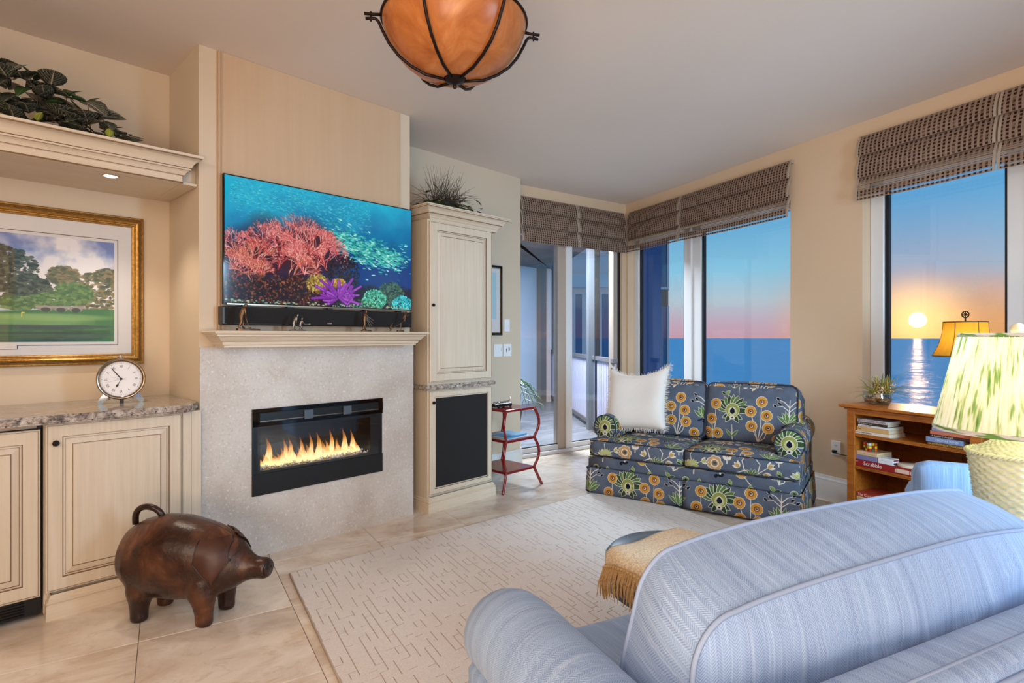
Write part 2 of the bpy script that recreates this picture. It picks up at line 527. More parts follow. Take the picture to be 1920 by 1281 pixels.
def cover(r, g, b, rough=.45):
    k = (r, g, b)
    if k not in M['cover']: M['cover'][k] = mat('printed_cover', lin(r, g, b), rough)
    return M['cover'][k]
M['paper'] = mat('book_pages', rough=.9, fn=lambda t, b: t.put(b.inputs['Base Color'], t.mix(t.noise(t.scale(t.coord(), 2, 2, 500), 1, 1), lin(226, 204, 176), lin(190, 164, 134))))
M['sky_glass'] = None
def glass(name, tint=(1, 1, 1, 1), ior=1.5, amt=1.0):
    m = bpy.data.materials.new(name); m.use_nodes = True
    t = NT(m.node_tree); t.n.clear()
    o = t.node('ShaderNodeOutputMaterial'); mx = t.node('ShaderNodeMixShader')
    tr = t.node('ShaderNodeBsdfTransparent'); tr.inputs[0].default_value = tint
    gl = t.node('ShaderNodeBsdfGlossy'); gl.inputs['Roughness'].default_value = .01
    g = t.node('ShaderNodeNewGeometry')
    cs = t.math('ABSOLUTE', t.vmath('DOT_PRODUCT', g.outputs['Incoming'], g.outputs['Normal']))
    r0 = ((ior - 1) / (ior + 1)) ** 2
    fr = t.math('ADD', r0, t.math('MULTIPLY', 1 - r0, t.math('POWER', t.math('SUBTRACT', 1.0, cs), 5.0)))
    t.put(mx.inputs[0], t.math('MULTIPLY', fr, amt, clamp=True))
    t.l.new(tr.outputs[0], mx.inputs[1]); t.l.new(gl.outputs[0], mx.inputs[2]); t.l.new(mx.outputs[0], o.inputs[0])
    return m
M['glass'] = glass('window_glass', (.97, .985, .99, 1))
M['tinted'] = glass('door_glass', (.93, .96, .98, 1), 1.5, 1.2)
M['pictureglass'] = glass('picture_glass', (1, 1, 1, 1), 1.5, 1.3)
M['crystal'] = mat('clear_crystal', lin(240, 236, 230), .05, spec=.8)
M['bowlglass'] = glass('bowl_glass', (.95, .96, .97, 1), 1.6, 2.0)

# woven fabrics ----------------------------------------------------
def f_herring(c, c2, c3, alongu=True):
    def fn(t, b):
        uv = t.coord('UV'); s = t.sep(uv)
        u, v = s[0], s[1]
        zig = t.math('PINGPONG', u, .0105)
        q = t.math('FRACT', t.math('DIVIDE', t.math('ADD', v, zig), .0052))
        ht = t.mapr(t.math('PINGPONG', q, .5), .12, .38, 0, 1, True)
        st = t.noise(t.scale(uv, 42, 1.2, 1), 1, 3, .6)
        st2 = t.noise(t.scale(uv, 260, 5, 1), 1, 2, .6)
        sp = t.noise(t.scale(uv, 700, 700, 1), 1, 1)
        col = t.mix(t.mapr(st, .36, .64), c, c3)
        col = t.mix(t.math('MULTIPLY', t.mapr(st2, .5, .68), .42), col, c2)
        col = t.mix(t.math('MULTIPLY', ht, .32), col, c2)
        col = t.mix(t.math('MULTIPLY', t.mapr(sp, .45, .6), .15), col, c3)
        t.put(b.inputs['Base Color'], col)
        t.put(b.inputs['Normal'], t.bump(t.math('ADD', ht, t.math('MULTIPLY', st2, .4)), .35, .002))
        b.inputs['Sheen Weight'].default_value = .15
    return fn
M['blue'] = mat('blue_grey_herringbone', rough=.9, spec=.15, fn=f_herring(lin(138, 166, 204), lin(188, 209, 233), lin(114, 140, 182)))
M['bluepipe'] = mat('blue_grey_piping', lin(142, 160, 190), .9, spec=.1)
def f_cloth(c, c2, sc=500, bs=.3):
    def fn(t, b):
        n = t.noise(t.coord(), sc, 2, .6); k = t.noise(t.coord(), 12, 3)
        t.put(b.inputs['Base Color'], t.mix(t.mapr(n, .35, .65), c, c2))
        t.put(b.inputs['Normal'], t.bump(t.math('ADD', n, t.math('MULTIPLY', k, .3)), bs, .003))
        b.inputs['Sheen Weight'].default_value = .2
    return fn
M['linen'] = mat('white_linen', rough=.95, spec=.1, fn=f_cloth(lin(238, 230, 222), lin(222, 212, 202)))
M['throw'] = mat('cream_boucle', rough=1, spec=.05, fn=f_cloth(lin(240, 222, 192), lin(206, 178, 138), 160, .8))
M['fringe'] = mat('tan_fringe', rough=1, spec=.05, fn=f_cloth(lin(216, 180, 128), lin(176, 136, 86), 300))
M['rug'] = mat('ivory_rug_pile', rough=1, spec=.05, fn=f_cloth(lin(226, 218, 212), lin(208, 200, 194), 260, .5))
M['rugbase'] = mat('rug_ground_weave', rough=1, spec=.05, fn=f_cloth(lin(206, 186, 164), lin(190, 170, 148), 300))
M['rugedge'] = mat('rug_binding', lin(176, 160, 148), 1)
def f_weave(gaps):
    def fn(t, b):
        uv = t.coord('UV'); s = t.sep(uv); u, v = s[0], s[1]
        wob = t.math('MULTIPLY', t.math('SUBTRACT', t.noise(t.scale(uv, 14, 60, 1), 1, 2), .5), .006)
        cu = t.math('FRACT', t.math('DIVIDE', t.math('ADD', u, wob), .0285))
        vv = t.math('ADD', v, wob)
        cv = t.math('FRACT', t.math('DIVIDE', vv, .0225))
        warp = t.mapr(t.math('PINGPONG', cu, .5), .2, .28, 0, 1, True)
        row = t.mapr(t.math('PINGPONG', cv, .5), .17, .25, 0, 1, True)
        rn = t.noise(t.scale(uv, .15, 44, 1), 1, 1)
        rn2 = t.noise(t.scale(uv, 35, 44, 1), 1, 2)
        dark = t.math('MULTIPLY', t.math('MULTIPLY', warp, row), t.mapr(rn2, .3, .45))
        base = t.mix(t.mapr(t.noise(t.scale(uv, 3, 320, 1), 1, 2), .35, .65), lin(146, 122, 104), lin(112, 88, 74))
        base = t.mix(t.math('MULTIPLY', t.math('SUBTRACT', 1.0, warp), .4), base, lin(168, 150, 134))
        col = t.mix(dark, base, lin(44, 24, 17))
        t.put(b.inputs['Base Color'], col)
        if gaps:
            g1 = t.mapr(t.math('ABSOLUTE', t.math('SUBTRACT', v, gaps[0])), gaps[1], gaps[1] * .8)
            g2 = t.mapr(t.math('ABSOLUTE', t.math('SUBTRACT', v, gaps[2])), gaps[3], gaps[3] * .75)
            lines = t.mapr(t.math('PINGPONG', t.math('FRACT', t.math('DIVIDE', v, .013)), .5), .1, .16)
            a = t.math('MULTIPLY', t.math('MAXIMUM', g1, t.math('MULTIPLY', g2, .9)), lines)
            a = t.math('MAXIMUM', a, t.math('MULTIPLY', t.mapr(rn2, .6, .7), .18))
            t.put(b.inputs['Alpha'], t.math('SUBTRACT', 1.0, t.math('MULTIPLY', a, .8)))
    return fn
M['weave'] = mat('woven_reed', rough=.8, spec=.15, fn=f_weave(None))
M['weavegap'] = mat('open_woven_reed', rough=.8, spec=.15, fn=f_weave((.098, .032, .022, .009)))
M['tape'] = mat('taupe_binding_tape', lin(172, 156, 140), .85)
def trans(name, fn_col, tfac=.5):
    m = bpy.data.materials.new(name); m.use_nodes = True
    t = NT(m.node_tree); t.n.clear()
    o = t.node('ShaderNodeOutputMaterial'); mx = t.node('ShaderNodeMixShader'); mx.inputs[0].default_value = tfac
    d = t.node('ShaderNodeBsdfDiffuse'); q = t.node('ShaderNodeBsdfTranslucent')
    c = fn_col(t)
    t.put(d.inputs[0], c); t.put(q.inputs[0], c)
    t.l.new(d.outputs[0], mx.inputs[1]); t.l.new(q.outputs[0], mx.inputs[2]); t.l.new(mx.outputs[0], o.inputs[0])
    return m
def c_ikat(t):
    uv = t.coord('UV')
    a = t.noise(t.scale(uv, 110, 9, 1), 1, 2, .5, .0); k = t.noise(t.scale(uv, 150, 1.5, 1), 1, 2)
    col = t.ramp(a, [(.47, lin(250, 246, 230)), (.55, lin(236, 236, 196)), (.62, lin(158, 184, 112)), (.74, lin(92, 134, 72))])
    return t.mix(t.math('MULTIPLY', t.mapr(k, .5, .7), .35), col, lin(226, 228, 180))
M['ikat'] = trans('green_ikat_cotton', c_ikat, .5)
M['ikatband'] = trans('green_ikat_band', lambda t: t.mix(t.mapr(t.noise(t.scale(t.coord('UV'), 14, 40, 1), 1, 2), .5, .56), lin(214, 206, 204), lin(112, 150, 80)), .3)
M['yshade'] = trans('ochre_silk', lambda t: t.mix(t.noise(t.scale(t.coord(), 60, 60, 3), 1, 3), lin(232, 178, 66), lin(214, 156, 46)), .5)
M['wicker'] = mat('cream_green_wicker', rough=.7, fn=lambda t, b: t.put(b.inputs['Base Color'], t.mix(t.mapr(t.noise(t.coord(), 60, 3), .35, .7), lin(224, 226, 194), lin(202, 208, 164))))
M['brass'] = mat('brass', lin(206, 150, 84), .25, 1.0)
M['bulbw'] = mat('cream_ball_finial', lin(240, 232, 200), .3)
# leaves
def f_leaf(c, vein, amt):
    def fn(t, b):
        uv = t.coord('UV'); s = t.sep(uv)
        x = t.math('ABSOLUTE', t.math('SUBTRACT', s[0], .5))
        mid = t.mapr(x, .035, .015)
        q = t.math('FRACT', t.math('MULTIPLY', t.math('SUBTRACT', s[1], t.math('MULTIPLY', x, .9)), 7.0))
        side = t.mapr(t.math('PINGPONG', q, .5), .09, .03)
        net = t.mapr(t.noise(t.scale(uv, 22, 22, 1), 1, 2), .56, .62)
        f = t.math('MAXIMUM', mid, t.math('MULTIPLY', t.math('MAXIMUM', side, t.math('MULTIPLY', net, .6)), amt))
        r = t.node('ShaderNodeObjectInfo').outputs['Random']
        base = t.mix(r, c, tuple(k * .55 for k in c[:3]) + (1,))
        t.put(b.inputs['Base Color'], t.mix(f, base, vein))
    return fn
M['fitt'] = mat('dark_veined_leaf', rough=.45, fn=f_leaf(lin(40, 52, 42), lin(178, 170, 150), .75))
M['leaf'] = mat('green_leaf', rough=.4, fn=f_leaf(lin(52, 78, 40), lin(96, 118, 66), .3))
M['lime'] = mat('lime_leaf', rough=.4, fn=f_leaf(lin(150, 158, 60), lin(176, 180, 96), .3))
M['grassy'] = mat('brown_green_blade', lin(64, 52, 36), .6)
M['stem'] = mat('stem', lin(92, 78, 48), .6)
M['blade'] = mat('yellow_green_blade', rough=.45, fn=lambda t, b: t.put(b.inputs['Base Color'], t.mix(t.node('ShaderNodeObjectInfo').outputs['Random'], lin(118, 128, 58), lin(196, 164, 84))))
M['petal'] = mat('cream_pink_blossom', lin(236, 196, 164), .6)
M['pot'] = mat('dark_pot', lin(40, 34, 30), .6)
# outdoors
def sea_mat():
    m = bpy.data.materials.new('sea_water'); m.use_nodes = True
    t = NT(m.node_tree); t.n.clear()
    o = t.node('ShaderNodeOutputMaterial'); mx = t.node('ShaderNodeMixShader')
    d = t.node('ShaderNodeBsdfDiffuse'); g = t.node('ShaderNodeBsdfGlossy'); g.inputs['Roughness'].default_value = .2
    co = t.coord()
    w1 = t.noise(t.scale(co, .045, .045, 1), 1, 5, .6, .4); w2 = t.noise(t.scale(co, .22, .22, 1), 1, 4, .6, .3)
    n = t.bump(t.math('ADD', w1, t.math('MULTIPLY', w2, .35)), .6, 6.0)
    t.put(g.inputs['Normal'], n); t.put(d.inputs['Normal'], n)
    k = t.noise(t.scale(co, .006, .0012, 1), 1, 3)
    rip = t.noise(t.scale(co, .02, .02, 1), 1, 5, .7)
    t.put(mx.inputs[0], t.mapr(rip, .42, .62, .002, .03))
    t.put(d.inputs[0], t.mix(k, lin(184, 240, 250), lin(206, 248, 252)))
    t.l.new(d.outputs[0], mx.inputs[1]); t.l.new(g.outputs[0], mx.inputs[2]); t.l.new(mx.outputs[0], o.inputs[0])
    return m
M['sea'] = sea_mat()
M['stucco'] = mat('pale_stucco', rough=.9, fn=f_paint(lin(196, 208, 222)))
M['pinkwall'] = mat('pink_stucco', rough=.9, fn=f_paint(lin(252, 214, 200)))
M['pinktrim'] = mat('pale_pink_trim', lin(240, 216, 206), .7)
M['navywall'] = mat('slate_blue_stucco', rough=.9, fn=f_paint(lin(88, 110, 150)))
M['soffit'] = mat('brown_grey_soffit', lin(120, 108, 102), .8)
M['rustband'] = mat('coppery_parapet', rough=.8, fn=lambda t, b: t.put(b.inputs['Base Color'], t.mix(t.noise(t.coord(), 30, 3), lin(176, 118, 84), lin(120, 84, 74))))
M['railgrey'] = mat('grey_aluminium_rail', lin(112, 106, 108), .45, .3)
M['railslat'] = mat('pale_lilac_slat', lin(186, 182, 202), .5)
M['deck'] = mat('grey_deck_tile', rough=.35, fn=f_trav(lin(120, 122, 128), lin(92, 92, 98), lin(146, 148, 154), (1, 3, 1), .8))
M['darkpane'] = mat('dark_window_pane', lin(70, 96, 128), .08, spec=.8)
M['mosaic'] = mat('grey_post_paint', lin(96, 100, 106), .5)
# ------------------------------------------------------------------ painted prints (screen, print, fabric), drawn in code
class Canvas:
    def __init__(s, w, h, col, wrap=False):
        s.w, s.h, s.wrap = w, h, wrap
        s.a = np.ones((h, w, 3)) * np.array(col) / 255.0
    def win(s, cx, cy, rad):
        x0, x1 = int(cx - rad) - 1, int(cx + rad) + 2; y0, y1 = int(cy - rad) - 1, int(cy + rad) + 2
        if not s.wrap:
            x0, x1, y0, y1 = max(x0, 0), min(x1, s.w), max(y0, 0), min(y1, s.h)
            if x0 >= x1 or y0 >= y1: return None
        xs, ys = np.arange(x0, x1), np.arange(y0, y1)
        return np.ix_(ys % s.h, xs % s.w), xs[None, :] + .5, ys[:, None] + .5
    def put(s, ix, m, col, al=1.0):
        m = np.clip(m, 0, 1)[..., None] * al
        s.a[ix] = s.a[ix] * (1 - m) + np.array(col) / 255.0 * m
    def ell(s, cx, cy, rx, ry, col, ang=0, al=1.0, soft=1.0):
        q = s.win(cx, cy, max(rx, ry) + soft)
        if q is None: return
        ix, X, Y = q; c, n = math.cos(ang), math.sin(ang)
        u = ((X - cx) * c + (Y - cy) * n) / rx; v = (-(X - cx) * n + (Y - cy) * c) / ry
        d = np.sqrt(u * u + v * v)
        s.put(ix, (1 - d) * min(rx, ry) / soft + .5, col, al)
    def petal(s, x, y, L, W, ang, col, edge=None, ew=2.0):
        """pointed leaf from x,y along ang"""
        for (l, w, c) in (((L + ew, W + ew, edge),) if edge is not None else ()) + ((L, W, col),):
            q = s.win(x + math.cos(ang) * L / 2, y + math.sin(ang) * L / 2, L / 2 + W + ew + 2)
            if q is None: continue
            ix, X, Y = q
            u = (X - x) * math.cos(ang) + (Y - y) * math.sin(ang); v = -(X - x) * math.sin(ang) + (Y - y) * math.cos(ang)
            tt = np.clip(u / l, 0, 1)
            hw = w * np.sin(PI * tt ** .8) ** .8
            s.put(ix, (hw - np.abs(v)) + .5, c)
    def line(s, x0, y0, x1, y1, w, col, w1=None, al=1.0):
        L = math.hypot(x1 - x0, y1 - y0)
        q = s.win((x0 + x1) / 2, (y0 + y1) / 2, L / 2 + w + 1)
        if q is None or L < 1e-6: return
        ix, X, Y = q
        t = np.clip(((X - x0) * (x1 - x0) + (Y - y0) * (y1 - y0)) / L ** 2, 0, 1)
        d = np.hypot(X - x0 - t * (x1 - x0), Y - y0 - t * (y1 - y0))
        ww = w + ((w1 if w1 is not None else w) - w) * t
        s.put(ix, ww / 2 - d + .5, col, al)
    def curve(s, pts, w, col, w1=None):
        n = len(pts) - 1
        for i in range(n):
            a = w + ((w1 if w1 is not None else w) - w) * i / n
            b = w + ((w1 if w1 is not None else w) - w) * (i + 1) / n
            s.line(*pts[i], *pts[i + 1], a, col, b)
    def noise(s, cell, seed):
        r = np.random.RandomState(seed)
        gh, gw = max(2, int(s.h / cell)), max(2, int(s.w / cell))
        g = r.rand(gh, gw)
        if s.wrap: g = np.pad(g, ((0, 1), (0, 1)), mode='wrap')
        else: g = r.rand(gh + 1, gw + 1)
        y = np.linspace(0, gh, s.h, endpoint=False); x = np.linspace(0, gw, s.w, endpoint=False)
        yi, xi = y.astype(int), x.astype(int); fy, fx = (y - yi)[:, None], (x - xi)[None, :]
        fy, fx = fy * fy * (3 - 2 * fy), fx * fx * (3 - 2 * fx)
        A, B = g[np.ix_(yi, xi)], g[np.ix_(yi, xi + 1)]; C, D = g[np.ix_(yi + 1, xi)], g[np.ix_(yi + 1, xi + 1)]
        return (A * (1 - fx) + B * fx) * (1 - fy) + (C * (1 - fx) + D * fx) * fy
    def fbm(s, cell, seed, n=4):
        return sum(s.noise(cell / 2 ** i, seed + i) / 2 ** i for i in range(n)) / sum(1 / 2 ** i for i in range(n))
    def image(s, name):
        im = bpy.data.images.new(name, s.w, s.h)
        px = np.ones((s.h, s.w, 4), dtype=np.float32)
        px[..., :3] = np.clip(s.a, 0, 1)[::-1]
        im.pixels.foreach_set(px.ravel()); im.update()
        return im
def img_mat(name, canvas, rough=.5, emit=0, bumpy=False, spec=.3, ext='REPEAT'):
    im = canvas.image(name)
    def fn(t, b):
        n = t.node('ShaderNodeTexImage'); n.image = im; n.extension = ext
        t.put(n.inputs[0], t.coord('UV'))
        if emit:
            b.inputs['Base Color'].default_value = (.005, .005, .006, 1)
            t.put(b.inputs['Emission Color'], n.outputs[0]); b.inputs['Emission Strength'].default_value = emit
        else: t.put(b.inputs['Base Color'], n.outputs[0])
        if bumpy: t.put(b.inputs['Normal'], t.bump(t.noise(t.coord(), 600, 2), .2, .002))
    return mat(name, rough=rough, spec=spec, fn=fn)

def paint_reef():
    c = Canvas(760, 436, (10, 90, 150)); r = random.Random(3)
    yy = np.linspace(0, 1, c.h)[:, None]; xx = np.linspace(0, 1, c.w)[None, :]
    lightn = c.fbm(90, 5)
    k = np.clip(1.15 - yy * 1.5 - .25 * xx + .5 * (lightn - .5), 0, 1)
    deep, shal = np.array((10, 58, 128)) / 255, np.array((20, 172, 206)) / 255
    c.a[:] = deep * (1 - k[..., None]) + shal * k[..., None]
    for i in range(1500):                                       # distant shoal along the top
        x, y = r.uniform(20, 560), r.gauss(62, 34)
        if y < 2 or y > 150: continue
        c.ell(x, y, r.uniform(3, 6), r.uniform(1, 2), r.choice([(60, 198, 206), (30, 150, 180), (110, 216, 214), (20, 128, 160)]), r.uniform(-.3, .5), r.uniform(.25, .7))
    for i in range(1000):                                       # near shoal, right of the coral
        a = r.random()
        x = 395 + 300 * a + r.gauss(0, 42); y = 150 + 60 * math.sin(a * 2.6) + 110 * max(0, a - .62) + r.gauss(0, 26)
        c.ell(x, y, r.uniform(6, 10), r.uniform(2, 3.4), r.choice([(92, 214, 200), (46, 168, 150), (176, 240, 226), (20, 120, 120), (60, 190, 176)]), r.uniform(-.1, .5), r.uniform(.5, 1))
    def fan(x, y, ang, L, w, depth, cols):
        x1, y1 = x + math.cos(ang) * L, y + math.sin(ang) * L
        c.line(x, y, x1, y1, w, r.choice(cols), w * .75)
        if depth > 0:
            for q in range(2 if r.random() < .75 else 3):
                fan(x1, y1, ang + r.uniform(-.62, .62), L * r.uniform(.72, .92), max(1.1, w * .78), depth - 1, cols)
    RED = [(222, 112, 108), (190, 66, 68), (236, 150, 144), (160, 40, 48), (242, 182, 172)]
    OR = [(222, 128, 92), (196, 84, 56), (236, 172, 130), (140, 60, 40)]
    for (x, y, L) in ((60, 300, 30), (110, 330, 34), (170, 290, 36), (250, 260, 38), (330, 270, 34), (220, 330, 30), (30, 340, 26), (280, 300, 30), (360, 300, 24), (140, 240, 26), (300, 230, 28)):
        c.ell(x, y - 40, 78, 84, (70, 22, 30), 0, .45, 40)
    for (x, y, L) in ((60, 310, 30), (120, 350, 34), (180, 310, 36), (250, 270, 38), (330, 290, 36), (220, 350, 32), (30, 370, 26), (280, 320, 30), (370, 300, 24), (140, 250, 26), (300, 250, 30), (90, 380, 26)):
        for q in range(4): fan(x, y, -PI / 2 + r.uniform(-.8, .8), L, 3.6, 6, RED if y < 330 else OR + RED)
    k = c.fbm(40, 31)
    m = np.clip((yy * 436 - 318 - 60 * (k - .5) - 34 * np.abs(xx - .28)) / 26, 0, 1) * .8       # dark rock below
    c.a[:] = c.a * (1 - m[..., None]) + np.array((30, 20, 26)) / 255 * m[..., None]
    for i in range(900):
        x, y = r.uniform(0, 420), r.uniform(330, 436)
        c.ell(x, y, r.uniform(2, 5), r.uniform(1.5, 4), r.choice([(150, 60, 40), (96, 40, 34), (60, 44, 40), (120, 92, 50), (40, 30, 34), (170, 96, 70)]), r.random() * 3, r.uniform(.4, .9))
    def tuft(cx, cy, rad, n, cols, sy=.8):
        for i in range(n):
            a, q = r.uniform(0, 2 * PI), rad * math.sqrt(r.random())
            c.ell(cx + q * math.cos(a), cy + q * sy * math.sin(a), r.uniform(2.5, 5.5), r.uniform(2, 4.5), r.choice(cols), r.random() * 3, .9)
    tuft(440, 300, 70, 500, [(40, 26, 34), (28, 22, 34), (56, 34, 40)], 1.0)
    tuft(335, 352, 46, 360, [(170, 140, 62), (206, 182, 96), (112, 90, 44), (150, 120, 50)])
    tuft(418, 352, 34, 200, [(190, 140, 50), (150, 110, 44), (214, 176, 80)])
    tuft(660, 372, 62, 620, [(36, 72, 66), (54, 96, 80), (24, 50, 54), (80, 120, 92)])
    tuft(578, 402, 54, 520, [(70, 196, 160), (40, 140, 116), (130, 224, 186), (30, 100, 90)])
    tuft(716, 420, 52, 420, [(30, 190, 200), (20, 140, 160), (96, 226, 222)])
    tuft(500, 430, 90, 420, [(30, 120, 90), (120, 200, 150), (40, 60, 60)], .3)
    PUR = [(140, 52, 172), (170, 80, 196), (112, 34, 146)]
    c.ell(418, 404, 90, 44, (34, 16, 40), 0, .8, 14)
    for i in range(15):
        a = -PI / 2 + (i / 14 - .5) * 4.9 + r.uniform(-.12, .12); L = r.uniform(62, 122)
        x0, y0 = 418 + math.cos(a) * 16, 398 + math.sin(a) * 10
        xm, ym = 418 + math.cos(a) * L * .55 + r.uniform(-7, 7), 398 + math.sin(a) * L * .36 + r.uniform(-7, 5)
        x1, y1 = 418 + math.cos(a) * L, 398 + math.sin(a) * L * .62 - r.uniform(0, 10)
        for w_, col in ((15, PUR[2]), (9, r.choice(PUR[:2]))):
            c.line(x0, y0, xm, ym, w_, col, w_ * .9); c.line(xm, ym, x1, y1, w_ * .9, col, w_ * .6)
        for q in range(2):
            tx, ty = xm + r.uniform(-26, 26), ym - r.uniform(8, 30)
            c.line(xm, ym, tx, ty, 9, PUR[2], 6); c.line(xm, ym - 1, tx, ty, 5, r.choice(PUR[:2]), 4)
    c.line(420, 400, 478, 322, 12, PUR[0], 9)
    for i in range(160):
        c.ell(r.uniform(0, 760), r.uniform(424, 436), r.uniform(2, 6), 2.5, r.choice([(206, 206, 150), (120, 180, 150), (70, 60, 70)]), 0, .8)
    return c

def paint_golf():
    c = Canvas(620, 440, (110, 140, 200)); r = random.Random(5)
    yy = np.linspace(0, 1, c.h)[:, None] + 0 * np.zeros((1, c.w)); xx = np.linspace(0, 1, c.w)[None, :] + 0 * yy
    cl = c.fbm(120, 9, 5)
    m = np.clip((cl - .47) * 5, 0, 1)[..., None]
    c.a[:] = (np.array((112, 134, 196)) * (1 - yy[..., None]) + np.array((190, 200, 226)) * yy[..., None]) / 255 * (1 - m) + np.array((240, 236, 238)) / 255 * m
    def blob(cx, cy, rx, ry, n, cols):
        for i in range(n):
            a, q = r.uniform(0, 2 * PI), math.sqrt(r.random())
            c.ell(cx + rx * q * math.cos(a), cy + ry * q * math.sin(a), r.uniform(4, 10), r.uniform(3, 7), r.choice(cols), 0, .85)
    DK = [(58, 66, 50), (78, 88, 66), (42, 48, 40), (96, 104, 80)]
    for (x, y, a, b) in ((40, 190, 90, 110), (140, 130, 70, 60), (250, 110, 110, 70), (330, 150, 70, 90), (220, 210, 120, 80), (380, 230, 60, 60)): blob(x, y, a, b, 420, DK)
    for (x, y, a, b) in ((470, 160, 46, 40), (560, 230, 70, 90), (600, 150, 40, 30)): blob(x, y, a, b, 360, [(104, 104, 66), (132, 122, 80), (80, 84, 56), (150, 130, 92)])
    for (x, y, a, b) in ((500, 235, 60, 50), (430, 270, 60, 34), (350, 280, 60, 26)): blob(x, y, a, b, 300, [(94, 128, 66), (72, 104, 54), (122, 150, 84)])
    blob(80, 280, 110, 26, 300, [(60, 84, 60), (84, 108, 76), (150, 130, 140), (190, 120, 120)])
    gr = np.clip((yy * 440 - 306 - 10 * np.sin(xx * 5)) / 3, 0, 1)[..., None]
    g = c.fbm(60, 22)
    grass = (np.array((84, 140, 78)) * (1 - g[..., None]) + np.array((58, 112, 66)) * g[..., None]) / 255
    c.a[:] = c.a * (1 - gr) + grass * gr
    c.ell(300, 352, 250, 26, (128, 172, 100), 0, .8, 10); c.ell(440, 336, 170, 15, (146, 184, 110), 0, .7, 8)
    c.ell(160, 334, 80, 8, (236, 228, 216), 0, .9, 3)
    for x in (420, 462, 505):                                    # stone arched bridge
        c.ell(x, 300, 20, 14, (150, 140, 132)); 
    c.line(396, 293, 530, 293, 9, (164, 154, 146))
    for x in (420, 462, 505): c.ell(x, 305, 13, 10, (70, 80, 66))
    for x in (40, 96):
        c.ell(x, 306, 26, 18, (166, 160, 158)); c.ell(x, 312, 16, 12, (80, 92, 84))
    c.line(356, 318, 356, 336, 2, (236, 220, 90)); c.ell(360, 320, 5, 3, (236, 210, 60))
    for i in range(120):
        y = r.uniform(372, 440); c.line(r.uniform(0, 620), y, r.uniform(0, 620), y + r.uniform(-6, 6), r.uniform(3, 9), r.choice([(40, 88, 60), (52, 70, 50), (70, 120, 74), (60, 80, 90)]), al=.35)
    return c

